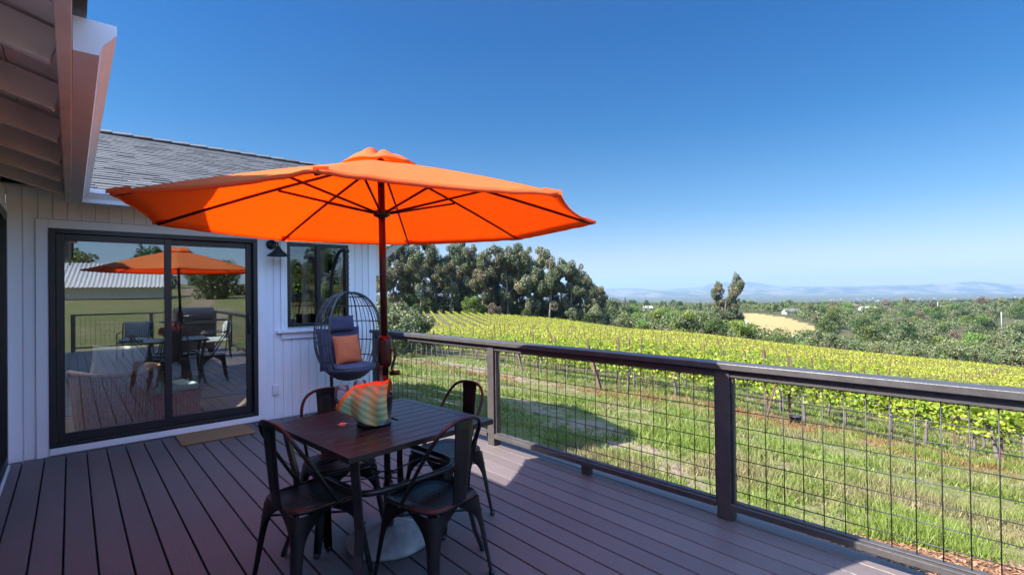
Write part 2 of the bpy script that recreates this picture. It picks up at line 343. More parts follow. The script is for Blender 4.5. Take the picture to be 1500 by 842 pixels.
# ------------------------------------------------------------------ ground sheet
def build_ground():
    azs = np.concatenate([np.arange(YAW-R(28), YAW+R(52), R(.22)), np.arange(YAW+R(52), YAW-R(28)+2*math.pi, R(2.0))])
    rs = np.exp(np.arange(math.log(2.0), math.log(14500), .036)); rs = np.concatenate([[.6], rs])
    A, RR = np.meshgrid(azs, rs, indexing='ij'); X = RR*np.sin(A); Y = RR*np.cos(A); Z = ground(X, Y)
    na, nr = A.shape
    co = np.stack([X, Y, Z], -1).reshape(-1, 3)
    idx = np.arange(na*nr).reshape(na, nr); j = np.roll(idx, -1, 0)
    f = np.stack([idx[:, :-1], idx[:, 1:], j[:, 1:], j[:, :-1]], -1).reshape(-1, 4)
    co = np.vstack([co, [[0, 0, -.4]]])
    c = na*nr
    tri = np.stack([np.full(na, c), idx[:, 0], j[:, 0]], -1)
    me = bpy.data.meshes.new('ground'); me.from_pydata(co.tolist(), [], f.tolist()+tri.tolist())
    me.polygons.foreach_set('use_smooth', np.ones(len(me.polygons), bool))
    X = co[:, 0]; Y = co[:, 1]; d, px = depth_px(X, Y); r = np.hypot(X, Y)
    # zone map (what really grows or lies where): R dirt, G mulch, B vineyard floor / ochre field
    dirt = np.zeros(len(X)); mul = np.zeros(len(X)); vin = np.zeros(len(X))
    # track that runs past the vine heads
    def seg(ax, ay, bx, by, w):
        vx, vy = bx-ax, by-ay; t = np.clip(((X-ax)*vx+(Y-ay)*vy)/(vx*vx+vy*vy), 0, 1)
        return np.clip(1.4-np.hypot(X-ax-t*vx, Y-ay-t*vy)/w, 0, 1)
    tr = [(12.0, 32), (13.0, 24), (13.2, 18.5), (12.2, 13.0)]
    for k in range(3): dirt = np.maximum(dirt, seg(*tr[k], *tr[k+1], 1.0)*.95)
    for q_ in PATCH: dirt = np.maximum(dirt, seg(*q_[:5])*q_[5])     # worn patches in the lawn
    mul = np.clip((5.55-X)/.5-np.maximum(Y-1.0, 0)*.9, 0, 1)*((Y < 2.6) & (X > 2.5) & (Y > -6))
    vin = np.where(in_front(X, Y) | in_far(X, Y), 1.0, 0)
    dry = np.clip(1-np.abs(X-12.6)/2.2, 0, 1)*.8*((Y < 12) & (Y > -25))
    dry = np.maximum(dry, vin*.35)
    # headland between the two blocks
    dry = np.maximum(dry, np.where((d > 72) & (d < 82) & (px > 560), .8, 0)); dirt = np.maximum(dirt, np.where((d > 74) & (d < 80) & (px > 560), .55, 0))
    jit = (fbm(X/9, Y/9, 3, 77)-.45)*26
    ochre = ((px > 1085) & (px < 1238) & (d > 255) & (d < 640) & (d < 268+(1238-px)*1.32+jit)).astype(float)
    ochre = np.maximum(ochre, ((px > 985) & (px < 1030) & (d > 430) & (d < 560)).astype(float)*.9)
    ochre = np.maximum(ochre, ((px > 932) & (px < 952) & (d > 280) & (d < 420)).astype(float)*.7)
    far = np.clip((d-1300)/900, 0, 1)
    behindtrack = ((np.abs(X-5.5-(Y+20)*-.16) < 1.3) & (Y < -10) & (Y > -80)).astype(float); dirt = np.maximum(dirt, behindtrack*.9)
    for nm, arr2 in (('zone', (dirt, mul, vin)), ('zone2', (dry, ochre, far))):
        a = me.color_attributes.new(nm, 'FLOAT_COLOR', 'POINT')
        a.data.foreach_set('color', np.stack([*arr2, np.ones(len(X))], -1).astype(np.float32).ravel())
    m = bpy.data.materials.new('ground_cover'); m.use_nodes = True; nt = m.node_tree; N = nt.nodes; L = nt.links; b = N['Principled BSDF']
    b.inputs['Roughness'].default_value = .95; b.inputs['Specular IOR Level'].default_value = .15
    g = N.new('ShaderNodeNewGeometry')
    def noise(sc_, det=5, vec=None):
        n = N.new('ShaderNodeTexNoise'); n.inputs['Scale'].default_value = sc_; n.inputs['Detail'].default_value = det; L.new(vec or g.outputs['Position'], n.inputs['Vector']); return n.outputs[0]
    def mix(fac, a, c):
        mx = N.new('ShaderNodeMix'); mx.data_type = 'RGBA'
        if isinstance(fac, float): mx.inputs[0].default_value = fac
        else: L.new(fac, mx.inputs[0])
        for k, v in ((6, a), (7, c)):
            if isinstance(v, tuple): mx.inputs[k].default_value = (*v, 1)
            else: L.new(v, mx.inputs[k])
        return mx.outputs[2]
    def rng_(s, a, c, lo=0., hi=1.):
        r_ = N.new('ShaderNodeMapRange'); r_.inputs[1].default_value = a; r_.inputs[2].default_value = c; r_.inputs[3].default_value = lo; r_.inputs[4].default_value = hi; L.new(s, r_.inputs[0]); return r_.outputs[0]
    def math_(op, a, c):
        q = N.new('ShaderNodeMath'); q.operation = op
        for k, v in ((0, a), (1, c)):
            if isinstance(v, float): q.inputs[k].default_value = v
            else: L.new(v, q.inputs[k])
        return q.outputs[0]
    z1 = N.new('ShaderNodeVertexColor'); z1.layer_name = 'zone'; s1 = N.new('ShaderNodeSeparateColor'); L.new(z1.outputs[0], s1.inputs[0])
    z2 = N.new('ShaderNodeVertexColor'); z2.layer_name = 'zone2'; s2 = N.new('ShaderNodeSeparateColor'); L.new(z2.outputs[0], s2.inputs[0])
    n1 = noise(1.3); n2 = noise(7.); n3 = noise(38., 6); nb = noise(.16, 4); nf = noise(.012, 5)
    grass = mix(rng_(n2, .35, .65), (0.070, 0.087, 0.020), (0.139, 0.145, 0.049))
    grass = mix(rng_(n1, .45, .62), grass, (0.174, 0.145, 0.075))
    grass = mix(rng_(nb, .42, .6, 0, .5), grass, (0.093, 0.110, 0.026))
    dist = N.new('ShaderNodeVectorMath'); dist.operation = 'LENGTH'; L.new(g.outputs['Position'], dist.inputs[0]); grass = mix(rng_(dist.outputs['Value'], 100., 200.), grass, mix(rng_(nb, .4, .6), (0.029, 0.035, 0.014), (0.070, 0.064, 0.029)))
    soil = mix(n3, (0.139, 0.099, 0.064), (0.255, 0.197, 0.145))
    bark = mix(n3, (0.058, 0.026, 0.013), (0.244, 0.128, 0.064))
    vy = mix(rng_(n2, .3, .7), (.045, .060, .018), (.105, .095, .045))
    base = mix(s1.outputs[2], grass, vy)
    reddish = mix(n2, (0.151, 0.075, 0.035), (0.128, 0.099, 0.041))
    dr = math_('MULTIPLY', s2.outputs[0], rng_(noise(3.1), .4, .6)); base = mix(dr, base, reddish)
    dm = rng_(math_('ADD', s1.outputs[0], math_('MULTIPLY', math_('SUBTRACT', noise(2.6), .5), 3.2)), .55, .95); base = mix(dm, base, soil)
    mm = rng_(math_('ADD', s1.outputs[1], math_('MULTIPLY', math_('SUBTRACT', n2, .5), .8)), .4, .5); base = mix(mm, base, bark)
    wv_ = N.new('ShaderNodeTexWave'); wv_.inputs['Scale'].default_value = .13; mpw = N.new('ShaderNodeMapping'); mpw.inputs['Rotation'].default_value = (0, 0, R(-62)); L.new(g.outputs['Position'], mpw.inputs[0]); L.new(mpw.outputs[0], wv_.inputs[0])
    base = mix(s2.outputs[1], base, mix(wv_.outputs[1], mix(rng_(noise(.25), .35, .65), (0.209, 0.157, 0.052), (0.174, 0.157, 0.046)), (0.267, 0.197, 0.099)))
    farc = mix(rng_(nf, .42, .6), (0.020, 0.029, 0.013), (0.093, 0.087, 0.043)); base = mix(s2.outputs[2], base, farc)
    L.new(base, b.inputs['Base Color'])
    bp = N.new('ShaderNodeBump'); bp.inputs['Strength'].default_value = .7; bp.inputs['Distance'].default_value = .06
    L.new(math_('ADD', n3, math_('MULTIPLY', n2, 2.)), bp.inputs['Height']); L.new(bp.outputs[0], b.inputs['Normal'])
    me.materials.append(m)
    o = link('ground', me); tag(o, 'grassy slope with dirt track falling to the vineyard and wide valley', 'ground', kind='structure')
build_ground()

def build_hills():
    # far mountain ranges 9 to 24 km away
    px = np.arange(300, 1800, 4.0)
    def rangeM(d0, prof, seed, amp, name, base=-215):
        top = np.interp(px, [p for p, _ in prof], [y for _, y in prof])
        P = []
        ds = d0*np.array([.9, .93, .955, .975, .99, 1.0, 1.02, 1.06]); hf = np.array([0, .18, .42, .68, .88, 1, .8, 0])
        for d, h in zip(ds, hf):
            row = []
            ztop = H+(YH(px)-top)*d0/FPX
            n = (fbm(px/26+seed*7, np.full_like(px, d/d0*9), 5, seed)-.48)
            z = base+(ztop-base)*h+(n*amp*(ztop-base)*min(1, 4*h*(1.25-h)))
            for p, zz in zip(px, z):
                x, y = at(p, d); row.append((x, y, zz))
            P.append(row)
        mb = MB(); mb.grid(P); return mb
    out = MB()
    a = rangeM(20000, [(300, 423), (880, 423), (930, 422), (960, 425), (1000, 422), (1030, 419), (1050, 414), (1062, 412.5), (1075, 414), (1090, 412), (1105, 414), (1130, 418), (1180, 420), (1240, 419), (1330, 418), (1500, 419), (1800, 420)], 3, .25, 'a')
    b_ = rangeM(13500, [(300, 430), (880, 429), (980, 427), (1100, 424), (1170, 422), (1240, 421), (1290, 418.5), (1340, 418), (1370, 416), (1415, 413), (1440, 414), (1480, 417), (1540, 414), (1800, 418)], 5, .4, 'b')
    for q in (a, b_): out.add(q.v, q.f)
    out.sm = [True]*len(out.f)
    m = bpy.data.materials.new('hill_cover'); m.use_nodes = True; nt = m.node_tree; N = nt.nodes; L = nt.links; b = N['Principled BSDF']; b.inputs['Roughness'].default_value = .95
    g = N.new('ShaderNodeNewGeometry'); n = N.new('ShaderNodeTexNoise'); n.inputs['Scale'].default_value = .0016; n.inputs['Detail'].default_value = 9; n.inputs['Roughness'].default_value = .65; L.new(g.outputs['Position'], n.inputs['Vector'])
    mr = N.new('ShaderNodeMapRange'); mr.inputs[1].default_value = .44; mr.inputs[2].default_value = .6; L.new(n.outputs[0], mr.inputs[0])
    mx = N.new('ShaderNodeMix'); mx.data_type = 'RGBA'; mx.inputs[6].default_value = (.015, .024, .015, 1); mx.inputs[7].default_value = (.11, .10, .06, 1); L.new(mr.outputs[0], mx.inputs[0]); L.new(mx.outputs[2], b.inputs['Base Color'])
    o = out.build('hills', m); tag(o, 'blue hazy mountain ranges along the horizon', 'hills', kind='structure')
build_hills()

# ------------------------------------------------------------------ deck
def build_deck():
    mb = MB(); p = .1443; x = -.43
    k0 = -.039-3*p
    xs = [k0+p*i for i in range(0, 27)]
    x = k0
    mb.m = 0
    while x < 3.24:
        x0 = max(x+.0045, -.425); x1 = min(x+p-.0045, 3.27)
        if x1-x0 > .03:
            ye = 6.262 if x1 < 3.30 else 6.0
            mb.box(x0, x1, -5.2, ye, -.026, 0.0)
        x += p
    o = mb.build('deck', [M['deck']], bevel=.004); tag(o, 'dark composite plank deck around the house', 'deck', kind='structure')
    u = MB(); u.box(-.42, 3.24, -5.18, 6.25, -.26, -.030); u.box(3.245, 3.275, -5.2, 6.255, -.30, -.03)
    o = u.build('deck_joists', M['under']); tag(o, 'dark joists and rim under the deck boards', 'deck frame', kind='structure')
build_deck()

# ------------------------------------------------------------------ house
WY = 6.276
house = empty('ranch_house', (0, 0, 0), 0, 'white single storey house with grey shingle roof and vertical groove siding', 'house')
def siding(mb, x0, x1, z0, z1, y=WY, axis='x', pitch=.1008, ph=-.326):
    k = math.floor((x0-ph)/pitch); a = ph+k*pitch
    while a < x1-1e-4:
        lo = max(a+.004, x0); hi = min(a+pitch-.004, x1)
        if hi-lo > .003:
            if axis == 'x': mb.box(lo, hi, y, y+.012, z0, z1)
            else: mb.box(y-.012, y, lo, hi, z0, z1)
        a += pitch
mb = MB()
DX0, DX1, DZ0, DZ1 = -.152, 1.614, .074, 2.103
WX0, WX1, WZ0, WZ1 = 1.945, 2.702, 1.071, 2.086
siding(mb, -.43, DX0-.09, 0.0, 2.62); siding(mb, DX0-.09, DX1+.09, DZ1+.085, 2.62)
siding(mb, DX1+.09, WX0-.075, 0.0, 2.62); siding(mb, WX0-.075, 3.0, 0, .93); siding(mb, WX1+.06, 3.0, .93, 2.62); siding(mb, WX0-.075, WX1+.06, WZ1+.03, 2.62)
mb.build('siding', M['siding'], house, bevel=.002)
mb = MB()   # solid wall behind the siding with true openings
def wallbox(x0, x1, z0, z1): mb.box(x0, x1, WY+.0125, WY+.13, z0, z1)
wallbox(-.43, DX0, -.4, 2.62); wallbox(DX0, DX1, DZ1, 2.62); wallbox(DX0, DX1, -.4, DZ0); wallbox(DX1, WX0, -.4, 2.62)
wallbox(WX0, WX1, -.4, WZ0); wallbox(WX0, WX1, WZ1, 2.62); wallbox(WX1, 3.085, -.4, 2.62)
# left wing wall (X=-.43) with its glazed opening
for y0, y1, z0, z1 in ((6.05, WY+.0125, -.4, 2.62), (2.6, 6.05, 2.20, 2.62), (2.6, 6.05, -.4, .04), (-6, 2.6, -.4, 2.62)):
    mb.box(-.56, -.442, y0, y1, z0, z1)
mb.build('wall', M['siding'], house)
mb = MB(); siding(mb, 6.12, WY-.001, 0, 2.6, -.43, 'y', .1008, 6.0); siding(mb, 2.6, 6.12, 2.2, 2.6, -.43, 'y'); siding(mb, -6, 2.6, 0, 2.6, -.43, 'y')
mb.build('side_siding', M['siding'], house)
mb = MB()
T = WY-.018
mb.box(DX0-.088, DX0-.002, T, WY-.001, .0, DZ1+.08); mb.box(DX1+.002, DX1+.088, T, WY-.001, .0, DZ1+.08)
mb.box(DX0-.002, DX1+.002, T, WY-.001, DZ1, DZ1+.08); mb.box(DX0-.002, DX1+.002, T-.012, WY-.001, .012, DZ0-.002)
mb.build('door_trim', M['white'], house, bevel=.003)
mb = MB(); mb.box(2.985, 3.09, T, WY-.001, 0, 2.6); mb.box(3.071, 3.09, WY, WY+.12, 0, 2.6); mb.build('corner_board', M['white'], house, bevel=.003)

# sliding door: outer frame, two sashes, glass
door = empty('sliding_door'); door.parent = house
y0, y1 = WY-.03, WY+.10
mb = MB(); w = .045
mb.box(DX0, DX0+w, y0, y1, DZ0, DZ1); mb.box(DX1-w, DX1, y0, y1, DZ0, DZ1); mb.box(DX0+w, DX1-w, y0, y1, DZ1-w, DZ1); mb.box(DX0+w, DX1-w, y0, y1, DZ0, DZ0+.035)
mb.build('frame', M['black'], door, bevel=.003)
def sash(name, x0, x1, yy):
    mb = MB(); s = .062; z0, z1 = DZ0+.037, DZ1-w-.002
    mb.box(x0, x0+s, yy, yy+.035, z0, z1); mb.box(x1-s, x1, yy, yy+.035, z0, z1); mb.box(x0+s, x1-s, yy, yy+.035, z1-s, z1); mb.box(x0+s, x1-s, yy, yy+.035, z0, z0+.085)
    o = mb.build(name, M['black'], door, bevel=.004)
    g = MB(); g.box(x0+s-.003, x1-s+.003, yy+.014, yy+.020, z0+.082, z1-s+.003); g.build('glass', M['glass'], o); return o
MX = .76
sa = sash('sash', DX0+w+.002, MX+.03, WY-.012); sb = sash('sash', MX-.035, DX1-w-.002, WY+.030)
h = MB(); h.tube([(DX1-.085, WY+.025, 1.02), (DX1-.085, WY-.01, 1.04), (DX1-.085, WY-.01, 1.22), (DX1-.085, WY+.025, 1.24)], .008); h.build('handle', M['black'], sb)
# window
win = empty('window'); win.parent = house
mb = MB(); w = .035; y0, y1 = WY-.012, WY+.09
mb.box(WX0, WX0+w, y0, y1, WZ0, WZ1); mb.box(WX1-w, WX1, y0, y1, WZ0, WZ1); mb.box(WX0+w, WX1-w, y0, y1, WZ1-w, WZ1); mb.box(WX0+w, WX1-w, y0, y1, WZ0, WZ0+w); mb.box(2.30, 2.345, y0, y1, WZ0+w, WZ1-w)
mb.build('frame', M['black'], win, bevel=.003)
mb = MB(); mb.box(WX0+w-.003, 2.303, WY+.03, WY+.036, WZ0+w-.003, WZ1-w+.003); mb.box(2.342, WX1-w+.003, WY+.03, WY+.036, WZ0+w-.003, WZ1-w+.003); mb.build('glass', M['glass2'], win)
mb = MB(); mb.box(WX0-.13, WX1+.13, WY-.055, WY-.001, 1.005, 1.04); mb.box(WX0-.075, WX1+.075, WY-.022, WY-.001, .93, 1.003); mb.build('sill', M['white'], win, bevel=.004)
mb = MB(); mb.box(WX0-.075, WX0-.002, T, WY-.001, 1.042, WZ1+.03); mb.box(WX1+.002, WX1+.075, T, WY-.001, 1.042, WZ1+.03); mb.box(WX0-.002, WX1+.002, T, WY-.001, WZ1+.002, WZ1+.03); mb.build('casing', M['white'], win, bevel=.003)
# left wing sliding door (seen edge on)
ld = empty('side_door'); ld.parent = house
mb = MB()
for a, b2 in ((5.98, 6.05), (2.6, 2.67), (4.3, 4.37)): mb.box(-.50, -.405, a, b2, .045, 2.195)
mb.box(-.50, -.405, 2.67, 4.3, 2.12, 2.195); mb.box(-.50, -.405, 4.37, 5.98, 2.12, 2.195); mb.box(-.50, -.405, 2.67, 4.3, .045, .12); mb.box(-.50, -.405, 4.37, 5.98, .045, .12)
mb.build('frame', M['black'], ld, bevel=.003)
mb = MB(); mb.box(-.45, -.444, 2.67, 4.3, .12, 2.12); mb.box(-.45, -.444, 4.37, 5.98, .12, 2.12); mb.build('glass', M['glass'], ld)
mb = MB(); mb.box(-.429, -.41, 6.052, 6.135, .03, 2.27); mb.box(-.429, -.395, 2.5, 6.05, .005, .042); mb.box(-.429, -.41, 2.5, 6.05, 2.2, 2.27); mb.build('trim', M['white'], ld, bevel=.003)

# interior room
mb = MB(); mb.box(-5, 2.97, WY+.14, 11, .0, .055); mb.box(-5, -.57, -4, WY+.14, 0, .055)
o = mb.build('floor', M['roomfloor']); tag(o, 'warm wooden floor of the room behind the glass door', 'floor', kind='structure')
mb = MB()
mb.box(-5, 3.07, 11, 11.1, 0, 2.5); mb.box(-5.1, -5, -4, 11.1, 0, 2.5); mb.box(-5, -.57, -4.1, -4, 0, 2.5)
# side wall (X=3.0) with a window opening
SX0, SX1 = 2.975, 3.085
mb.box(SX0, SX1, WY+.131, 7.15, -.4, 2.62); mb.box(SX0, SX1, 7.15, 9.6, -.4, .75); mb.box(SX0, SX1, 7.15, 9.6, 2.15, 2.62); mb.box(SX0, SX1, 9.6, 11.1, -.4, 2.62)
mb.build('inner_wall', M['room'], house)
mb = MB(); mb.box(-5, -1.7, WY+.135, 11, 2.42, 2.47); mb.box(-.1, 2.97, WY+.135, 11, 2.42, 2.47); mb.box(-1.7, -.1, WY+.135, 6.55, 2.42, 2.47); mb.box(-1.7, -.1, 9.0, 11, 2.42, 2.47); mb.box(-5, -.57, -4, WY+.135, 2.42, 2.47); mb.build('ceiling', M['white'], house)
sw = empty('window'); sw.parent = house
mb = MB()
for a in (7.15, 7.95, 8.75, 9.55): mb.box(SX0-.01, SX1, a, a+.05, .8, 2.1)
mb.box(SX0-.01, SX1, 7.15, 9.6, .751, .799); mb.box(SX0-.01, SX1, 7.15, 9.6, 2.101, 2.149); mb.box(SX0-.01, SX1-.01, 7.2, 9.55, 1.72, 1.78)
mb.build('frame', M['white'], sw, bevel=.003)
mb = MB(); mb.box(3.03, 3.034, 7.19, 9.56, .8, 2.1); mb.build('glass', M['glass2'], sw)

# roofs ----------------------------------------------------------------
SL = .415
def roofmat():
    m = mat('asphalt_shingle', (.19, .195, .20), .9, bump=.5, bscale=150); nt = m.node_tree; N = nt.nodes; L = nt.links; b = N['Principled BSDF']; g = N.new('ShaderNodeNewGeometry')
    cr_ = N.new('ShaderNodeValToRGB'); e = cr_.color_ramp.elements; e[0].color = (.040, .042, .046, 1); e[1].color = (.088, .090, .095, 1); n = cr_.color_ramp.elements.new(.25); n.color = (.070, .072, .077, 1)
    L.new(g.outputs['Random Per Island'], cr_.inputs[0])
    nz = N.new('ShaderNodeTexNoise'); nz.inputs['Scale'].default_value = 400; tc = N.new('ShaderNodeTexCoord'); L.new(tc.outputs['Object'], nz.inputs['Vector'])
    mx = N.new('ShaderNodeMix'); mx.data_type = 'RGBA'; mx.blend_type = 'MULTIPLY'; mx.inputs[0].default_value = .5; L.new(cr_.outputs[0], mx.inputs[6]); L.new(nz.outputs[0], mx.inputs[7]); L.new(mx.outputs[2], b.inputs['Base Color']); return m
M['roof'] = roofmat()
EY, EZ = 5.80, 2.405; RY = 9.15; RZ = EZ+SL*(RY-EY); RXE = 3.54
mb = MB(); n = 34; ln = RY-EY
for k in range(n):
    ya = EY-.02+ln/n*k; yb = EY-.02+ln/n*(k+1)+.02; x = -4.5-random.random()*.2
    while x < RXE:
        wdt = random.choice((.10, .14, .17, .2, .25)); x1 = min(x+wdt, RXE+.01); t = random.choice((.002, .003, .007))
        if x1 > -1.75 and x < -.1 and yb > 6.55 and ya < 9.0: x = x1+.0015; continue
        za = EZ+SL*(ya-EY)+.012; zb = EZ+SL*(yb-EY)+.006
        mb.hexa([(x, ya, za-.004), (x1, ya, za-.004), (x1, yb, zb-.006), (x, yb, zb-.006), (x, ya, za+t), (x1, ya, za+t), (x1, yb, zb+.001), (x, yb, zb+.001)]); x = x1+.0015
roof = mb.build('roof', M['roof'], house)
mb = MB(); x = -4.5
while x < RXE:
    mb.hexa([(x, RY-.13, RZ-.035), (x+.24, RY-.13, RZ-.03), (x+.24, RY, RZ+.027), (x, RY, RZ+.02), (x, RY-.13, RZ-.015), (x+.24, RY-.13, RZ-.002), (x+.24, RY, RZ+.055), (x, RY, RZ+.037)])
    mb.hexa([(x, RY+.001, RZ+.02), (x+.24, RY+.001, RZ+.027), (x+.24, RY+.13, RZ-.03), (x, RY+.13, RZ-.035), (x, RY+.001, RZ+.037), (x+.24, RY+.001, RZ+.055), (x+.24, RY+.13, RZ-.002), (x, RY+.13, RZ-.015)]); x += .235
mb.build('ridge_cap', M['roof'], roof)
mb = MB()   # deck of the roof, back slope, gable wall
for xa, xb, ya, yb in ((-4.5, -1.7, EY+.04, RY), (-.1, RXE, EY+.04, RY), (-1.7, -.1, EY+.04, 6.55), (-1.7, -.1, 9.0, RY)):
    f = lambda y: EZ-.03+SL*(y-EY)
    mb.hexa([(xa, ya, f(ya)), (xb, ya, f(ya)), (xb, yb, f(yb)), (xa, yb, f(yb)), (xa, ya, f(ya)+.028), (xb, ya, f(ya)+.028), (xb, yb, f(yb)+.028), (xa, yb, f(yb)+.028)])
def rear(xa, xb, ya, yb):   # rear slope
    f = lambda y: RZ-.03+(EZ-.03-RZ)*(y-RY)/(12.6-RY)
    mb.hexa([(xa, ya, f(ya)), (xb, ya, f(ya)), (xb, yb, f(yb)), (xa, yb, f(yb)), (xa, ya, f(ya)+.05), (xb, ya, f(ya)+.05), (xb, yb, f(yb)+.05), (xa, yb, f(yb)+.05)])
rear(-4.5, RXE, RY+.001, 12.6)
mb.build('roof_deck', M['eave'], roof)
mb = MB(); mb.add([(3.03, WY, 2.62), (3.03, 12.0, 2.62), (3.03, RY, RZ-.05), (3.085, WY, 2.62), (3.085, 12.0, 2.62), (3.085, RY, RZ-.05)], [(0, 1, 2), (5, 4, 3), (0, 2, 5, 3), (2, 1, 4, 5), (0, 3, 4, 1)]); mb.box(2.98, 3.085, 11.1, 12, -.4, 2.62)
mb.build('gable_wall', M['siding'], house)
mb = MB()   # barge board on the gable end + knee brace
mb.bar((RXE+.02, EY-.02, EZ-.05), (RXE+.02, RY, RZ-.05), .04, .15); mb.bar((RXE+.02, RY, RZ-.05), (RXE+.02, 12.6, EZ-.05), .04, .15); mb.build('barge_board', M['white'], house, bevel=.003)
mb = MB(); mb.bar((3.09, 6.34, 1.87), (3.55, 6.34, 2.21), .085, .085); mb.box(3.087, 3.17, 6.3, 6.38, 1.7, 2.5); mb.bar((3.09, 6.34, 2.42), (3.54, 6.34, 2.42), .085, .085)
mb.build('knee_brace', M['eave'], house, bevel=.004)
acr = bpy.data.materials.new('added_acrylic'); acr.use_nodes = True; nt = acr.node_tree; tt = nt.nodes.new('ShaderNodeBsdfTranslucent'); tt.inputs[0].default_value = (.95, .95, .95, 1); nt.links.new(tt.outputs[0], nt.nodes['Material Output'].inputs[0])
f = lambda y: EZ+.05+SL*(y-EY)
mb = MB(); mb.add([(-1.72, 6.53, f(6.53)), (-.08, 6.53, f(6.53)), (-.08, 9.02, f(9.02)), (-1.72, 9.02, f(9.02))], [(0, 1, 2, 3)]); sk = mb.build('added_skylight', acr, roof)  # skylight added out of view to brighten the room behind the door
mb = MB(); mb.box(-1.75, -1.72, 6.5, 9.05, 2.47, f(6.55)); mb.box(-.08, -.05, 6.5, 9.05, 2.47, f(6.55)); mb.box(-1.72, -.08, 6.5, 6.53, 2.47, f(6.5)); mb.box(-1.72, -.08, 9.02, 9.05, 2.47, f(9.02)); mb.build('added_skylight_frame', M['white'], sk)
# back wing eave: fascia, soffit rafters
mb = MB(); mb.box(.005, 3.52, 5.875, 5.905, 2.30, 2.41); mb.build('fascia', M['white'], house, bevel=.002)
x = .35
while x < 3.5:
    mb = MB(); mb.bar((x, 5.906, 2.345), (x, WY-.005, 2.345+SL*.37), .04, .12); mb.build('rafter', M['eave'], house, bevel=.003); x += .61
def kgutter(along, a0, a1, sgn_from, zb, name, capa, capb, miter=0):
    """K profile swept along an axis; profile offsets p (outwards) and z"""
    prof = [(0, .118), (0, 0), (.070, 0), (.078, .035), (.105, .07), (.118, .085), (.118, .118), (.110, .118), (.110, .092), (.070, .04), (.062, .006), (.006, .006), (.006, .118)]
    mb = MB(); n = len(prof); vs = []
    for e in (0, 1):
        for p, z in prof:
            t = (a0 if e == 0 else a1) + ((-p if e == 1 else 0) if miter == 1 else (p if (miter == 2 and e == 0) else 0))
            vs.append((p+sgn_from, t, zb+z) if along == 'y' else (t, sgn_from-p, zb+z))
    fs = [(i, (i+1) % n, n+(i+1) % n, n+i) for i in range(n)]
    mb.add(vs, fs)
    def cap(t):
        c = [(0, .118), (0, 0), (.070, 0), (.078, .035), (.105, .07), (.118, .085), (.118, .118)]
        m_ = len(c); q = [((p+sgn_from, t, zb+z) if along == 'y' else (t, sgn_from-p, zb+z)) for p, z in c]
        q2 = [((p+sgn_from, t+.003, zb+z) if along == 'y' else (t+.003, sgn_from-p, zb+z)) for p, z in c]
        mb.add(q+q2, [tuple(range(m_)), tuple(range(2*m_-1, m_-1, -1))]+[(i, (i+1) % m_, m_+(i+1) % m_, m_+i) for i in range(m_)])
    if capa: cap(a0-.003)
    if capb: cap(a1)
    return mb.build(name, M['gutter'], house)
kgutter('y', 2.238, 5.874, .008, 2.30, 'gutter', True, False, miter=1)
kgutter('x', .010, 3.54, 5.874, 2.30, 'gutter', False, True, miter=2)
# left wing eave
mb = MB(); mb.box(-.034, .006, -5, 5.87, 2.295, 2.43); mb.build('fascia', M['eave'], house, bevel=.003)
LZ = 2.425
for k in range(13):
    yy = 5.46-.61*k
    mb = MB(); a = (-.036, yy, 2.355); b2 = (-.75, yy, 2.355+.714*.30); mb.bar(a, b2, .042, .12); mb.build('rafter', M['eave'], house, bevel=.004)
SL2 = .30
mb = MB()  # sheathing boards under the shingles, gaps between
x = -.02
while x > -4.9:
    x1 = x-.185
    for ya, yb in ((-5, -1.2), (-1.195, 1.9), (1.905, 3.55), (3.555, 4.4), (4.405, 5.7)):
        off = (int(abs(x)*50) % 3)*.31
        mb.hexa([(x1+.004, ya+off, 2.42-SL2*x1), (x, ya+off, 2.42-SL2*x), (x, yb+off-.006, 2.42-SL2*x), (x1+.004, yb+off-.006, 2.42-SL2*x1), (x1+.004, ya+off, 2.44-SL2*x1), (x, ya+off, 2.44-SL2*x), (x, yb+off-.006, 2.44-SL2*x), (x1+.004, yb+off-.006, 2.44-SL2*x1)])
    x = x1
mb.build('sheathing', M['eave'], house)
mb = MB(); k = 0; x = .045
while x > -4.9:
    x1 = x-.15; y = -5.0
    while y < 6.1:
        wd = random.choice((.2, .33, .5)); t = random.choice((.006, .014))
        mb.hexa([(x1, y, 2.443-SL2*x1), (x, y, 2.443-SL2*x), (x, y+wd-.002, 2.443-SL2*x), (x1, y+wd-.002, 2.443-SL2*x1), (x1, y, 2.449-SL2*x1), (x, y, 2.452+t-SL2*x), (x, y+wd-.002, 2.452+t-SL2*x), (x1, y+wd-.002, 2.449-SL2*x1)]); y += wd
    x = x1
mb.build('side_roof', M['roof'], house)
mb = MB(); mb.box(-.0345, .012, -5, 2.23, 2.432, 2.441); mb.build('drip_edge', M['black'], house)

# wall lamp, outlet, hook
lamp = empty('wall_lamp', (1.80, WY-.001, 2.0), 0, 'black metal barn lamp on white siding beside the window', 'wall lamp')
mb = MB(); mb.lathe([(0, 0), (.055, 0), (.055, .02), (0, .02)], 24); mb.xf(Matrix.Translation((-.03, 0, .05)) @ Matrix.Rotation(R(90), 4, 'X')); mb.tube([(-.03, -.02, .05), (-.02, -.09, .075), (0, -.15, .06), (0, -.16, .01)], .009); mb.build('bracket', M['black'], lamp)
mb = MB(); mb.lathe([(.018, .02), (.03, 0), (.05, -.03), (.118, -.085), (.122, -.094), (.114, -.086), (.045, -.034), (0, -.02)], 32, (0, -.16)); mb.build('lamp_shade', M['black'], lamp)
ol = MB(); ol.box(1.77, 1.84, WY-.022, WY-.0005, .285, .40); ol.box(1.785, 1.825, WY-.027, WY-.0225, .30, .338); ol.box(1.785, 1.825, WY-.027, WY-.0225, .347, .385)
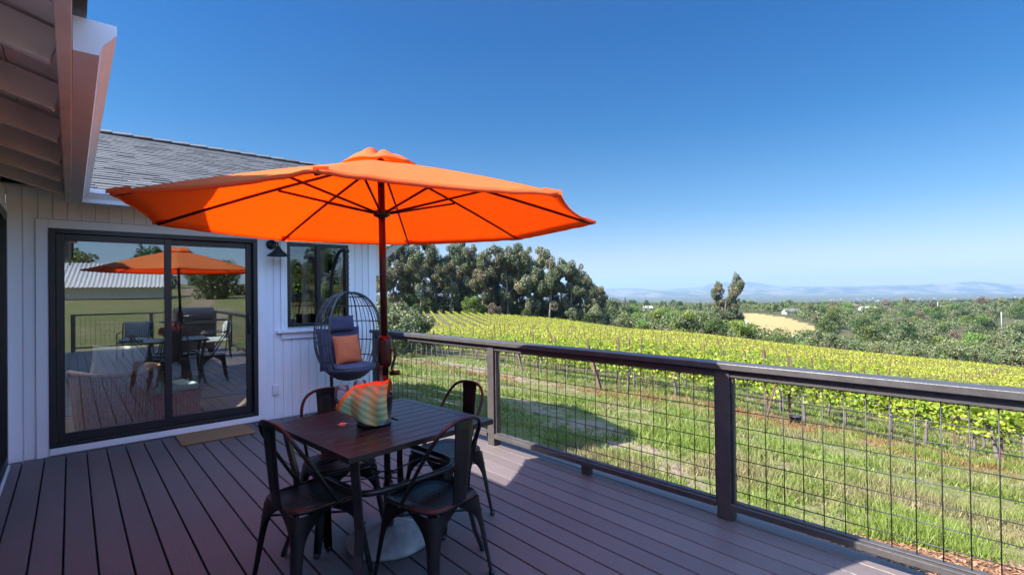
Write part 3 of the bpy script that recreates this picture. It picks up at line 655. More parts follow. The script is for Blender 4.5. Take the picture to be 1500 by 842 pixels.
tag(ol.build('power_outlet', M['plastic'], bevel=.004), 'white double power outlet low on the siding right of the glass door', 'outlet')
hk = MB(); pts = [(.055, 5.93, 2.30), (.055, 5.93, 2.265)]+[(.055+.018*math.sin(t)-.0, 5.93, 2.245-.02*math.cos(t)*-1+0) for t in np.linspace(0, 4.2, 10)]
hk.tube(pts, .0028, 6); tag(hk.build('hook', M['plastic']), 'small white hook hanging under the inner corner of the gutter', 'hook')

# ------------------------------------------------------------------ railing
rl = empty('deck_railing', (3.172, 0, 0), math.atan(.043), 'dark painted railing with square wire mesh along the deck edge', 'railing')
# local: y along rail, x=0 is the inner face
posts = [-3.08, -.78, 1.50, 3.73, 5.98]
mb = MB(); mb.box(-.035, .10, -5.1, 6.05, .955, .994); mb.build('top_rail', M['rail'], rl, bevel=.004)
mb = MB(); mb.box(-.0, .038, -5.1, 6.02, .905, .953); mb.build('sub_rail', M['rail'], rl, bevel=.003)
for p in posts:
    mb = MB(); mb.box(-.008, .082, p-.045, p+.045, .001, .954); o = mb.build('post', M['rail'], rl, bevel=.004)
ext = posts+[]
for a, b2 in zip(posts[:-1], posts[1:]):
    ya, yb = a+.046, b2-.046
    mb = MB(); mb.box(-.02, .068, ya, yb, .075, .112); mb.box(.008, .05, ya, yb, .1125, .121); mb.build('bottom_rail', M['rail'], rl, bevel=.003)
    mb = MB(); mb.box(-.005, .055, (ya+yb)/2-.04, (ya+yb)/2+.03, .001, .074); mb.build('support_block', M['rail'], rl, bevel=.003)
    for q in (ya, yb-.016): mb = MB(); mb.box(.012, .046, q, q+.016, .122, .904); mb.build('mesh_trim', M['rail'], rl, bevel=.002)
    mb = MB(); y = ya+.06
    while y < yb-.02: mb.tube([(.030, y, .118), (.030, y, .91)], .0028, 6); y += .1016
    z = .185
    while z < .9: mb.tube([(.0345, ya+.01, z), (.0345, yb-.01, z)], .0028, 6); z += .1016
    mb.build('wire_mesh', M['wire'], rl)
mb = MB(); mb.box(-3.4, -.036, -5.1, -5.0, .955, .994); mb.box(-3.4, -.01, -5.09, -5.02, .075, .112)
mb.build('top_rail', M['rail'], rl, bevel=.004)
mb = MB()
x = -3.3
while x < 0: mb.tube([(x, -5.055, .11), (x, -5.055, .957)], .0028, 5); x += .1016
for k in range(7): mb.tube([(-3.35, -5.05, .2+.1016*k), (0, -5.05, .2+.1016*k)], .0028, 5)
mb.build('wire_mesh', M['wire'], rl)
for xx in (-3.4, -1.7, -.1): mb = MB(); mb.box(xx, xx+.09, -5.0995, -5.01, .001, .9545); mb.build('post', M['rail'], rl, bevel=.004)

# ------------------------------------------------------------------ umbrella
def build_umbrella():
    top = Vector((1.345, 2.655, 0)); bot = Vector((1.405, 2.715, 0)); u = empty('patio_umbrella', (bot.x, bot.y, 0), 0, 'large orange market umbrella open above the square patio table', 'umbrella')
    o0 = Vector((bot.x, bot.y, 0)); tp = lambda z: (bot+(top-bot)*(z/2.3))-o0
    P = lambda z: Vector((tp(z).x, tp(z).y, z))
    mb = MB(); mb.lathe([(0, 0), (.235, 0), (.245, .012), (.24, .03), (.19, .055), (.12, .078), (.06, .092), (0, .094)], 48); mb.build('base', M['stone'], u)
    mb = MB(); mb.lathe([(.026, .09), (.03, .1), (.03, .34), (.026, .35)], 24); mb.tube([(.02, 0, .13), (.075, .0, .13)], .007, 8); mb.tube([(.072, -.02, .13), (.072, .02, .13)], .008, 8); mb.build('base_tube', M['steel'], u)
    mb = MB(); mb.tube([P(.1), P(1.02)], .019, 16); mb.tube([P(.99), P(2.24)], .0205, 18); mb.build('pole', M['pole'], u)
    c = P(1.13); mb = MB(); mb.lathe([(.022, -.10), (.034, -.09), (.040, -.06), (.040, .055), (.034, .08), (.022, .09)], 24, (0, 0)); mb.xf(Matrix.Translation(c)); hs = mb.build('crank_housing', M['pole'], u)
    mb = MB(); d = Vector((.62, -.55, 0)); q = c+d*.035; mb.tube([q, q+d*.03, q+d*.04+Vector((0, 0, -.03)), q+d*.012+Vector((0, 0, -.11)), q+d*.03+Vector((0, 0, -.135))], .008, 8); mb.tube([q+d*.0+Vector((0, 0, -.135)), q+d*.07+Vector((0, 0, -.13))], .014, 10); mb.build('crank_handle', M['pole'], hs)
    rc = P(1.876); Rr = 1.255; pz_ = 2.235; pk = P(pz_)
    ph = -2.99890; vang = [ph-i*math.pi/4 for i in range(8)]
    dz = RIMDZ; rr = RIMR
    V = [Vector((rc.x+Rr*rr[i]*math.cos(a), rc.y+Rr*rr[i]*math.sin(a), 1.876+dz[i])) for i, a in enumerate(vang)]
    def ribz(s, i):  # s 0 centre ..1 rim: slightly bowed rib
        b_ = V[i]; p = pk.lerp(b_, s); return p+Vector((0, 0, .012*math.sin(math.pi*s)))
    mb = MB(); nu = 22; ns = 16; grid = []
    for i in range(8):
        j = (i+1) % 8
        for k in range(nu):
            t = k/nu; row = []
            for m_ in range(ns+1):
                s = .045+(1-.045)*m_/ns
                a = ribz(s, i); b_ = ribz(s, j); p = a.lerp(b_, t)
                sag = math.sin(math.pi*t)
                p.z -= .012*s*sag*(1-.3*s)
                inw = .028*sag*max(0, (s-.55)/.45)**2
                cen = Vector((rc.x, rc.y, p.z)); p = p.lerp(cen, inw)
                wr = .0035*math.sin(t*37+i*3+s*4)*max(0, s-.2)*abs(math.cos(math.pi*t))**2
                p.z += wr
                row.append(p)
            grid.append(row)
    mb.grid(grid, closed_u=True)
    # hem: short folded band at the rim
    rim = [g[-1] for g in grid]; hem = []
    for p in rim: hem.append([p+Vector((0, 0, .002)), p+Vector((0, 0, -.014))])
    mb.grid(hem, closed_u=True)
    cp = mb.build('canopy', M['canopy'], u)
    so = cp.modifiers.new('thick', 'SOLIDIFY'); so.thickness = .0012
    # pointed pockets
    for i in range(8):
        mb = MB(); d_ = (V[i]-Vector((rc.x, rc.y, V[i].z))).normalized(); s_ = Vector((-d_.y, d_.x, 0)); e = V[i]+d_*.012
        b0 = ribz(.95, i)
        mb.add([e+Vector((0, 0, .006)), b0+s_*.03+Vector((0, 0, .006)), b0-s_*.03+Vector((0, 0, .006)), e+Vector((0, 0, -.012)), b0+s_*.03+Vector((0, 0, -.014)), b0-s_*.03+Vector((0, 0, -.014))], [(0, 1, 2), (5, 4, 3), (0, 3, 4, 1), (1, 4, 5, 2), (2, 5, 3, 0)])
        mb.build('pocket', M['canopy'], cp)
    # vent cap: puffed second layer
    mb = MB(); G = []
    for k in range(96):
        a = 2*math.pi*k/96+vang[0]; t = (k/12.) % 1; puff = abs(math.sin(math.pi*t)); row = []
        for m_ in range(9):
            s = m_/8; r_ = .225*s*(1-.05*puff*s); z = pz_+.022-.068*s**2+.022*puff*math.sin(math.pi*min(1, s*1.1))*(1+.5*math.sin(k*.13+1))+.010*s*puff
            row.append((pk.x+r_*math.cos(a), pk.y+r_*math.sin(a), z))
        G.append(row)
    mb.grid(G, closed_u=True); vt = mb.build('vent', M['canopy'], u); so = vt.modifiers.new('thick', 'SOLIDIFY'); so.thickness = .0012
    mb = MB(); mb.lathe([(.022, 2.165), (.045, 2.17), (.045, 2.195), (.022, 2.20)], 20, (pk.x, pk.y)); mb.build('top_hub', M['pole'], u)
    hz = 1.93; hc = P(hz); mb = MB(); mb.lathe([(.022, hz-.03), (.046, hz-.02), (.05, hz), (.046, hz+.012), (.022, hz+.02)], 20, (hc.x, hc.y)); mb.build('runner_hub', M['black'], u)
    for i in range(8):
        mb = MB(); a = ribz(.03, i)-Vector((0, 0, .02)); pts = [ribz(s, i)-Vector((0, 0, .016)) for s in (.03, .25, .45, .6, .8, .985)]
        mb.tube(pts, .0085, 8); rb = mb.build('rib', M['pole'], u)
        d_ = (pts[2]-Vector((hc.x, hc.y, pts[2].z))).normalized(); mb = MB(); mb.tube([Vector((hc.x, hc.y, hz))+d_*.045, ribz(.46, i)-Vector((0, 0, .026))], .0075, 8); mb.build('strut', M['pole'], rb)
RIMDZ = [0]*8; RIMR = [1]*8
build_umbrella()

# ------------------------------------------------------------------ table
TC = (1.318, 2.612); TR = R(4.8); TH = .74
tb = empty('patio_table', (TC[0], TC[1], 0), TR, 'square dark metal slatted patio table with the umbrella pole through it', 'table')
hw = .445
mb = MB(); bw = .055
mb.box(-hw, hw, -hw, -hw+bw, TH-.028, TH); mb.box(-hw, hw, hw-bw, hw, TH-.028, TH); mb.box(-hw, -hw+bw, -hw+bw, hw-bw, TH-.028, TH); mb.box(hw-bw, hw, -hw+bw, hw-bw, TH-.028, TH)
ins = 2*(hw-bw)-.008; ns = 9; sw_ = ins/ns
for k in range(ns):
    y = -(hw-bw)+.004+sw_*k; cuts = [(-(hw-bw)+.0005, (hw-bw)-.0005)]
    if k == 4: cuts = [(-(hw-bw)+.0005, -.03), (.085, hw-bw-.0005)]
    for a, b2 in cuts: mb.box(a, b2, y+.0025, y+sw_-.0025, TH-.012, TH-.0006)
mb.build('tabletop', M['table'], tb, bevel=.0022)
mb = MB()
for y in (-.2, .2): mb.box(-hw+bw, hw-bw, y-.015, y+.015, TH-.03, TH-.0125)
mb.build('under_frame', M['table'], tb)
for sx in (-1, 1):
    for sy in (-1, 1):
        mb = MB(); q = lambda f, z: (sx*f, sy*f, z)
        pts = [q(.385, TH-.03), q(.378, .66), q(.362, .56), q(.345, .46), q(.338, .36), q(.345, .24), q(.365, .12), q(.39, .03), q(.395, .004)]
        mb.smooth = True; prev = None
        # flat bar legs 40x20 turned to the diagonal
        dia = Vector((sx, sy, 0)).normalized(); tan = Vector((-dia.y, dia.x, 0)); rows = []
        for i, p in enumerate(pts):
            p = Vector(p); rows.append([p+tan*.019+dia*.011, p-tan*.019+dia*.011, p-tan*.019-dia*.011, p+tan*.019-dia*.011, p+tan*.019+dia*.011])
        mb.smooth = False
        for r_a, r_b in zip(rows[:-1], rows[1:]):
            mb.add(r_a[:4]+r_b[:4], [(0, 1, 5, 4), (1, 2, 6, 5), (2, 3, 7, 6), (3, 0, 4, 7)])
        mb.add(rows[-1][:4], [(0, 1, 2, 3)])
        lg = mb.build('leg', M['table'], tb)
# rounded ring stretcher and scroll rods
mb = MB(); pts = []
for k in range(64):
    a = 2*math.pi*k/64; c, s = math.cos(a), math.sin(a); e = .45
    pts.append((.325*math.copysign(abs(c)**e, c), .325*math.copysign(abs(s)**e, s), .49))
mb.tube(pts, .0165, 10, closed=True); mb.build('stretcher', M['table'], tb)
mb = MB()
for sg in (-1, 1):
    for ax in (0, 1):
        pts = []
        for k in range(30):
            t = k/29; a = t*4*math.pi; r_ = .03*t; p = (sg*(.06+r_*math.cos(a)+.0), r_*math.sin(a), .44)
            pts.append(p if ax == 0 else (p[1], p[0], p[2]))
        mb.tube(pts, .004, 6)
        e = [(sg*.06, -.0, .44), (sg*.18, .02, .45), (sg*.322, 0, .475)]; mb.tube([p if ax == 0 else (p[1], p[0], p[2]) for p in e], .004, 6)
mb.tube([(.05*math.cos(a), .05*math.sin(a), .44) for a in np.linspace(0, 2*math.pi, 20)[:-1]], .004, 6, closed=True)
mb.build('scroll_brace', M['table'], tb)

# ------------------------------------------------------------------ chairs
def build_chair(label):
    ch = empty('metal_chair', (0, 0, 0), 0, label, 'chair', 'black metal chairs around the patio table')
    SH = .445; hs = .178; ft = .222
    # seat: dished rounded square with rolled edge
    mb = MB()
    def ring(r, z, e=.36, n=48):
        o = []
        for k in range(n):
            a = 2*math.pi*k/n; c, s = math.cos(a), math.sin(a); rx = r*math.copysign(abs(c)**e, c); ry = r*math.copysign(abs(s)**e, s)
            if rx < 0: ry *= 1-.06*(-rx/r)
            o.append((rx, ry, z))
        return o
    rings = [ring(.001, SH-.011), ring(.06, SH-.011), ring(.12, SH-.010), ring(.155, SH-.006), ring(.168, SH+.000), ring(.176, SH+.002), ring(.183, SH-.003), ring(.185, SH-.012), ring(.181, SH-.022), ring(.174, SH-.026), ring(.15, SH-.024), ring(.001, SH-.024)]
    for i in range(len(rings)-1):
        mb.m = 1 if i in (5, 6) else 0
        mb.grid([[p, q] for p, q in zip(rings[i], rings[i+1])], closed_u=True)
    mb.m = 2; mb.smooth = False
    for gx in (-1, 0, 1):
        for gy in (-1, 0, 1):
            n = 12; c = (gx*.035-.01, gy*.035); vs = [(c[0]+.006*math.cos(2*math.pi*k/n), c[1]+.006*math.sin(2*math.pi*k/n), SH-.0102) for k in range(n)]; mb.add(vs, [tuple(range(n))])
    st = mb.build('seat', [M['chair'], M['reddish_tone'], M['under']], ch)
    # corner legs: stamped sheet, flanges widen upward and meet as arches
    for sx in (-1, 1):
        for sy in (-1, 1):
            mb = MB(); rows = []; n = 16
            for i in range(n+1):
                t = i/n; z = .012+(SH-.028-.012)*t; cx = ft+(hs-.004-ft)*t; cx2 = cx
                w = .030+.022*t+ (.125)*max(0, (t-.58)/.42)**2.8
                w = min(w, hs-.004)
                rad = .022
                pts = [(cx-w, cx), (cx-rad, cx), (cx-rad*.3, cx-rad*.3), (cx, cx-rad), (cx, cx-w)]
                if w < rad: pts = [(cx-w, cx), (cx-w*.8, cx), (cx-w*.3, cx-w*.3), (cx, cx-w*.8), (cx, cx-w)]
                inn = [(p[0]-.003, p[1]-.003) for p in pts][::-1]
                lp = pts+inn
                # a pressed rib down the outer corner
                rows.append([(sx*p[0], sy*p[1], z) for p in lp])
            mb.grid([[rows[i][k] for i in range(n+1)] for k in range(10)], closed_u=True)
            mb.smooth = False; mb.add(rows[0], [tuple(range(10))]); mb.add(rows[-1], [tuple(range(10))])
            # brace tube inside the leg
            mb.tube([(sx*(ft-.012), sy*(ft-.012), .02), (sx*(hs-.02), sy*(hs-.02), SH-.03)], [.007, .011], 8)
            lg = mb.build('leg', M['chair'], ch)
            c = ft; mb = MB(); mb.lathe([(0, 0), (.015, 0), (.017, .008), (.014, .024), (0, .024)], 12, (sx*(c-.011), sy*(c-.011))); mb.build('rubber_foot', M['black'], lg)
    # cross brace under seat
    mb = MB(); mb.bar((-hs, -hs, SH-.10), (hs, hs, SH-.10), .018, .004); mb.bar((-hs, hs, SH-.105), (hs, -hs, SH-.105), .018, .004); mb.build('cross_brace', M['chair'], ch)
    # back hoop: tube from mid sides up over the back
    mb = MB(); pts = []
    top = .85; n = 28
    ctrl = [(.035, .186, SH-.012), (-.02, .188, SH+.07), (-.095, .185, SH+.19), (-.165, .172, SH+.30), (-.200, .135, SH+.368), (-.216, .075, SH+.398), (-.22, 0, SH+.405)]
    def crs(P, t):
        n_ = len(P)-1; i = min(int(t*n_), n_-1); u = t*n_-i; p0 = P[max(i-1, 0)]; p1 = P[i]; p2 = P[i+1]; p3 = P[min(i+2, n_)]
        return tuple(.5*((2*b_)+(-a+c)*u+(2*a-5*b_+4*c-d)*u*u+(-a+3*b_-3*c+d)*u**3) for a, b_, c, d in zip(p0, p1, p2, p3))
    half = [crs(ctrl, k/n) for k in range(n+1)]
    full = half+[(p[0], -p[1], p[2]) for p in half[::-1][1:]]
    mb.m = 0; mb.tube(full, .0095, 10)
    bk = mb.build('back_hoop', [M['chair'], M['reddish_tone']], ch)
    me = bk.data
    for pl in me.polygons:   # redder metal on the upper outside of the hoop
        c = pl.center
        if c.z > SH+.31 and abs(c.y) < .17 and pl.normal.z > .2 and pl.normal.x < .75: pl.material_index = 1
    for sy in (-1, 1): mb = MB(); mb.tube([(.035, sy*.186, SH-.02), (.035, sy*.186, SH-.002)], .014, 10); mb.build('hoop_bracket', M['chair'], bk)
    # splat with pressed panel
    mb = MB(); rows = []
    sp = [(-.178, SH-.02), (-.186, SH+.02), (-.198, SH+.12), (-.208, SH+.24), (-.216, SH+.34), (-.219, SH+.40)]
    for k in range(25):
        t = k/24; i = min(int(t*5), 4); u = t*5-i; x = sp[i][0]*(1-u)+sp[i+1][0]*u; z = sp[i][1]*(1-u)+sp[i+1][1]*u; w = .047+.020*t
        row = []
        for j in range(-6, 7):
            v = j/6; emb = 0
            if .28 < t < .9 and abs(v) < .62:
                emb = .004 if (t < .31 or t > .87 or abs(v) > .48) else .0015
            row.append((x-.010*v*v*0+emb*-1-.004*(1-v*v), w*v, z))
        rows.append(row)
    mb.grid(rows)
    for r_ in (rows,): pass
    o = mb.build('splat', M['chair'], ch); so = o.modifiers.new('t', 'SOLIDIFY'); so.thickness = .003; so.offset = 0
    return ch
cA = build_chair('black metal chair on the house side of the table with its curved back towards the siding door')
cA.location = (.925, 2.615, 0); cA.rotation_euler.z = R(9)
cA['label'] = 'black metal chair nearest the glass door, on the left side of the table'
cB = copy_tree(cA); cB.location = (1.375, 2.185, 0); cB.rotation_euler.z = R(103); cB['label'] = 'black metal chair in front of the table, its slatted back turned to the camera'
cC = copy_tree(cA); cC.location = (1.835, 2.745, 0); cC.rotation_euler.z = R(187); cC['label'] = 'black metal chair between the table and the railing post, partly in sun'
cD = copy_tree(cA); cD.location = (1.235, 3.02, 0); cD.rotation_euler.z = R(-92); cD['label'] = 'black metal chair behind the table, below the hanging egg chair'

# ------------------------------------------------------------------ things on the table
def wine_glass(loc, label):
    mb = MB(); z = 0
    outer = [(0, .0), (.036, .0), (.037, .0015), (.02, .004), (.006, .010), (.0038, .03), (.0038, .085), (.008, .093), (.026, .108), (.039, .132), (.043, .158), (.040, .185), (.034, .212), (.0335, .2125)]
    inner = [(.033, .212), (.039, .184), (.0418, .158), (.0378, .133), (.0248, .110), (.008, .0965), (0, .096)]
    mb.lathe(outer+inner, 32); o = mb.build('wine_glass', M['clear'], loc=loc); tag(o, label, 'wine glass', 'wine glasses beside the bucket'); return o
wine_glass((1.124, 2.70, TH+.001), 'clear stemmed wine glass left of the plaid towel, whole stem and foot showing')
wine_glass((1.265, 2.78, TH+.001), 'clear wine glass behind the plaid towel, only its rim showing above')
bk = MB(); bk.lathe([(0, 0), (.088, 0), (.094, .004), (.094, .010), (.091, .012), (.105, .15), (.109, .152), (.109, .158), (.102, .158), (.087, .01), (0, .008)], 40)
bucket = (1.262, 2.60, TH+.001)
tag(bk.build('tin_bucket', M['steel'], loc=bucket), 'round dark tin bucket on the table under a plaid cloth', 'bucket')
bt = MB(); bt.lathe([(0, 0), (.036, .002), (.037, .01), (.037, .17), (.03, .2), (.015, .225), (.0135, .29), (.015, .292), (.015, .3), (0, .3)], 24)
bo = bt.build('wine_bottle', mat('bottle_glass', (.06, .008, .01), .12, spec=.6), loc=(bucket[0]+.03, bucket[1]+.01, bucket[2]+.012)); bo.rotation_euler = (R(-5), R(6), 0)
tag(bo, 'dark red wine bottle standing in the bucket under the plaid cloth', 'bottle')
def build_towel():
    a = Vector((.749, -.663, 0)); bdir = Vector((-.663, -.749, 0)); nu, nv = 40, 26
    def edge(P, t):
        n = len(P)-1; i = min(int(t*n), n-1); u = t*n-i; return tuple(p*(1-u)+q*u for p, q in zip(P[i], P[i+1]))
    TOPF = [(-.095, .205), (-.05, .222), (0, .222), (.05, .232), (.095, .245)]
    BOT = [(-.178, .098), (-.115, .068), (-.04, .035), (.045, .0), (.108, .038)]
    vs = []; uvs = []
    def row(v, side):
        pass
    mb = MB(); G = []
    for k in range(nu+1):
        t = k/nu; tu = edge(TOPF, t); bo_ = edge(BOT, t); r = []
        for j in range(nv+1):
            v = j/nv   # 0 bottom front .. .7 ridge .. 1 back
            if v < .72:
                w = v/.72; x = bo_[0]*(1-w)+tu[0]*w; z = bo_[1]*(1-w)+tu[1]*w
                dep = .128*(1-w**4.5)+.016+.010*math.sin(t*15+w*3)*(1-.5*w)-.035*abs(x)/.11*(1-w)*(1 if x > -.1 else .6)
                z += .006*math.sin(t*11+2)*w
            else:
                w = (v-.72)/.28; x = tu[0]*(1-.1*w); z = tu[1]-.09*w+.006*math.sin(t*11+2)*(1-w); dep = .018-.10*math.sin(w*math.pi/2)
            p = a*x+bdir*dep; r.append((p.x, p.y, z+.012))
        G.append(r)
    mb.grid(G); me = mb.mesh('towel', M['towel']); uv = me.uv_layers.new(name='UVMap')
    nvv = nv+1
    for lp in me.loops:
        i = lp.vertex_index; uv.data[lp.index].uv = ((i//nvv)/nu, min(1, (i % nvv)/nv/.72))
    o = link('plaid_towel', me, loc=bucket); so = o.modifiers.new('t', 'SOLIDIFY'); so.thickness = .0025; sb_ = o.modifiers.new('s', 'SUBSURF'); sb_.levels = 1; sb_.render_levels = 1
    tag(o, 'orange edged green plaid towel draped over the bucket on the table', 'towel')
build_towel()

# ------------------------------------------------------------------ cushions
def pillow(name, w, h, t, m, parent=None, corner=1.0, n=20):
    mb = MB()
    for sg in (1, -1):
        G = []
        for i in range(n+1):
            u = -1+2*i/n; r = []
            for j in range(n+1):
                v = -1+2*j/n; th = t/2*((1-abs(u)**2.6)*(1-abs(v)**2.6))**.45
                th *= 1+.06*math.sin(3*u+5*v)+.05*math.cos(6*u*v)
                pin = 1-.07*corner*(1-abs(v)**2)*abs(u)**4; pin2 = 1-.07*corner*(1-abs(u)**2)*abs(v)**4
                r.append((w/2*u*pin, sg*th, h/2*v*pin2))
            G.append(r if sg == 1 else r)
        if sg == -1: G = G[::-1]
        mb.grid(G)
    return mb.build(name, m, parent)

# ------------------------------------------------------------------ hanging egg chair
def build_egg():
    cx, cy, cz = 2.413, 5.60, .97
    e = empty('egg_chair', (cx, cy, 0), 0, 'grey wicker hanging egg chair with navy cushions on a pole stand', 'egg chair')
    face = math.atan2(-.97, .10)    # opening direction
    A, B_, Ht, Hb = .375, .375, .51, .50
    def pt(phi, th, k=1.0):  # th from -90 bottom .. 90 top
        c = math.cos(th)**.86; s = math.sin(th); hh = Ht if s > 0 else Hb
        r = A*k*c
        x = r*math.cos(phi); y = r*math.sin(phi); lean = -.05*s
        return Vector((x+lean*math.cos(face)*.0, y, cz+hh*s*k))
    op = R(62)
    mb = MB(); N_ = 26
    # rim
    rim = [pt(face+op, t) for t in np.linspace(R(-66), R(84), 22)]; rim2 = [pt(face-op, t) for t in np.linspace(R(84), R(-66), 22)]
    bottomarc = [pt(face-op+2*op*k/10, R(-66)+R(0)*k)+Vector((math.cos(face), math.sin(face), 0))*0 for k in range(1, 10)]
    # front lip of the seat is higher and further forward
    lipL = pt(face+op, R(-42)); mb.tube([pt(face+op, t) for t in np.linspace(R(-42), R(84), 20)], .013, 8); mb.tube([pt(face-op, t) for t in np.linspace(R(-42), R(84), 20)], .013, 8)
    mb.tube([pt(face-op+2*op*k/14, R(-42)) for k in range(15)], .013, 8)
    # ribs
    for k in range(N_+1):
        ph = face+op+(2*math.pi-2*op)*k/N_
        mb.tube([pt(ph, t) for t in np.linspace(R(-88), R(88), 22)], .0042 if k % 4 else .008, 6, cap=False)
    for k in range(1, 9):
        ph = face-op+2*op*k/9; mb.tube([pt(ph, t) for t in np.linspace(R(-88), R(-42), 8)], .0042, 6, cap=False)
    for th in (-8, 18, 42, 62): mb.tube([pt(face+op+(2*math.pi-2*op)*k/40, R(th)) for k in range(41)], .007, 6)
    for th in (-30,): mb.tube([pt(face+op+(2*math.pi-2*op)*k/40, R(th)) for k in range(41)], .007, 6)
    for th in (-48, -56, -64, -72, -80): mb.tube([pt(2*math.pi*k/40, R(th)) for k in range(40)], .009, 6, closed=True)
    # woven diagonals low on the basket
    for k in range(40):
        ph = 2*math.pi*k/40; mb.tube([pt(ph+.16*s_*j, R(-46-7*j)) for j in range(6) for s_ in (1,)], .006, 5, cap=False); mb.tube([pt(ph-.16*j, R(-46-7*j)) for j in range(6)], .006, 5, cap=False)
    mb.build('basket', M['wicker'], e)
    fx, fy = math.cos(face), math.sin(face)
    # seat cushion
    mb = MB(); pr = [(0, .655), (.2, .66), (.265, .645), (.29, .62), (.285, .59), (.24, .57), (0, .565)]
    mb.lathe([(r_, z) for r_, z in pr], 36, (fx*.02, fy*.02))
    mb.build('seat_cushion', M['navy'], e)
    b2 = pillow('back_cushion', .56, .50, .16, M['navy'], e); b2.location = (-fx*.20, -fy*.20, .82); b2.rotation_euler = (R(-12), 0, face+R(90))
    b3 = pillow('head_cushion', .34, .19, .12, M['navy'], e); b3.location = (-fx*.17, -fy*.17, 1.11); b3.rotation_euler = (R(-10), 0, face+R(90))
    # suspension
    mb = MB(); top = Vector((0, 0, 1.93)); z = cz+Ht-.01
    while z < 1.90:
        t = int(z*1000) % 2; pts = []
        k0 = round(z/.032) % 2
        for q in range(10):
            a = 2*math.pi*q/10; pts.append((.011*math.cos(a) if k0 else 0, 0 if k0 else .011*math.cos(a), z+.02*math.sin(a)))
        mb.tube(pts, .0042, 5, closed=True); z += .032
    mb.build('chain', M['wire'], e)
    st = empty('stand'); st.parent = e
    bx, by = -fx*.02, .50
    mb = MB(); rr = .46; mb.tube([(rr*math.cos(t), .03+rr*math.sin(t), .022) for t in np.linspace(0, 2*math.pi, 49)[:-1]], .021, 10, closed=True); mb.build('base_ring', M['wire'], st)
    mb = MB(); pts = [(0, .49, .022), (0, .52, .4), (0, .535, .9), (0, .52, 1.4), (0, .44, 1.75), (0, .28, 1.94), (0, .1, 1.985), (0, 0, 1.955)]
    cc = [tuple(p) for p in pts]; q = []
    for k in range(41):
        t = k/40; n_ = len(cc)-1; i = min(int(t*n_), n_-1); u = t*n_-i; p0 = cc[max(i-1, 0)]; p1 = cc[i]; p2 = cc[i+1]; p3 = cc[min(i+2, n_)]
        q.append(tuple(.5*((2*b_)+(-a+c)*u+(2*a-5*b_+4*c-d)*u*u+(-a+3*b_-3*c+d)*u**3) for a, b_, c, d in zip(p0, p1, p2, p3)))
    mb.tube(q, .021, 10); mb.build('stand_pole', M['wire'], st)
    # orange pillow resting on the seat
    p = pillow('throw_pillow', .34, .34, .13, M['orangef']); p.location = (cx-fx*.03, cy-fy*.03, .815); p.rotation_euler = (R(-14), 0, face+R(90)+R(4))
    tag(p, 'square burnt orange pillow leaning on navy cushions in the egg chair', 'pillow')
build_egg()

# door mat
mb = MB(); mb.box(.80, 1.46, 5.765, 6.235, .0015, .017); tag(mb.build('door_mat', M['coir'], bevel=.004), 'plain brown coir door mat on the deck before the glass door', 'door mat')

# ------------------------------------------------------------------ inside furniture
def wicker_chair():
    w = empty('wicker_armchair', (.36, 6.98, .056), R(14), 'brown wicker armchair with cream cushion just inside the glass door', 'armchair')
    mb = MB(); n = 44; G = []
    for k in range(n+1):     # wrap-round back and arms, open to +Y
        a = R(-208)+R(236)*k/n; c, s = math.cos(a), math.sin(a)
        x = .36*math.copysign(abs(c)**.6, c); y = .34*math.copysign(abs(s)**.6, s)
        h = .50+.08*max(0, -s)**1.5+.12*abs(c)**2
        G.append([(x*(.86+.14*z/h), y*(.86+.14*z/h), z) for z in np.linspace(0, h, 9)])
    mb.grid(G); mb.tube([g[-1] for g in G], .026, 8); mb.tube([g[0] for g in G], .02, 6)
    # weave: thin hoops and stakes
    for z in np.arange(.03, .60, .021): mb.tube([(g[0][0]*(1+.163*z/.6)*1.008, g[0][1]*(1+.163*z/.6)*1.008, z) for g in G], .006, 5)
    for g in G: mb.tube([(p[0]*1.012, p[1]*1.012, p[2]) for p in g], .007, 5)
    o = mb.build('wicker_shell', M['rattan'], w)
    mb = MB(); mb.box(-.28, .28, -.28, .33, .06, .3); mb.build('seat_base', M['rattan'], w)
    mb = MB(); mb.box(-.27, .27, -.26, .34, .302, .42); mb.build('seat_cushion', M['cream'], w, bevel=.04, seg=4)
    p = pillow('back_pillow', .50, .42, .18, M['cream'], w); p.location = (-.03, -.20, .69); p.rotation_euler = (R(14), R(4), 0)
wicker_chair()
ot = empty('wicker_ottoman', (.86, 7.02, .056), R(14), 'low brown wicker ottoman with seafoam cushion beside the wicker armchair', 'ottoman')
mb = MB(); mb.box(-.23, .23, -.21, .21, .0, .30)
for z in np.arange(.015, .3, .021): mb.tube([(-.235, -.215, z), (.235, -.215, z), (.235, .215, z), (-.235, .215, z)], .006, 5, closed=True)
for x in np.arange(-.22, .23, .035): mb.tube([(x, -.218, 0), (x, -.218, .3)], .006, 5)
for z in (.29,): mb.tube([(-.24, -.22, z), (.24, -.22, z), (.24, .22, z), (-.24, .22, z)], .016, 6, closed=True)
mb.build('base', M['rattan'], ot)
mb = MB(); mb.box(-.235, .235, -.215, .215, .306, .39); mb.build('cushion', M['aqua'], ot, bevel=.035, seg=4)
# indoor rug and low table, seen dimly behind
mb = MB(); mb.box(-1.2, 2.4, 7.9, 10.2, .0565, .066); tag(mb.build('rug', mat('rug_fabric', (.16, .17, .18), .95, noise=.4, nscale=9)), 'grey patterned rug on the wooden floor inside the house', 'rug')

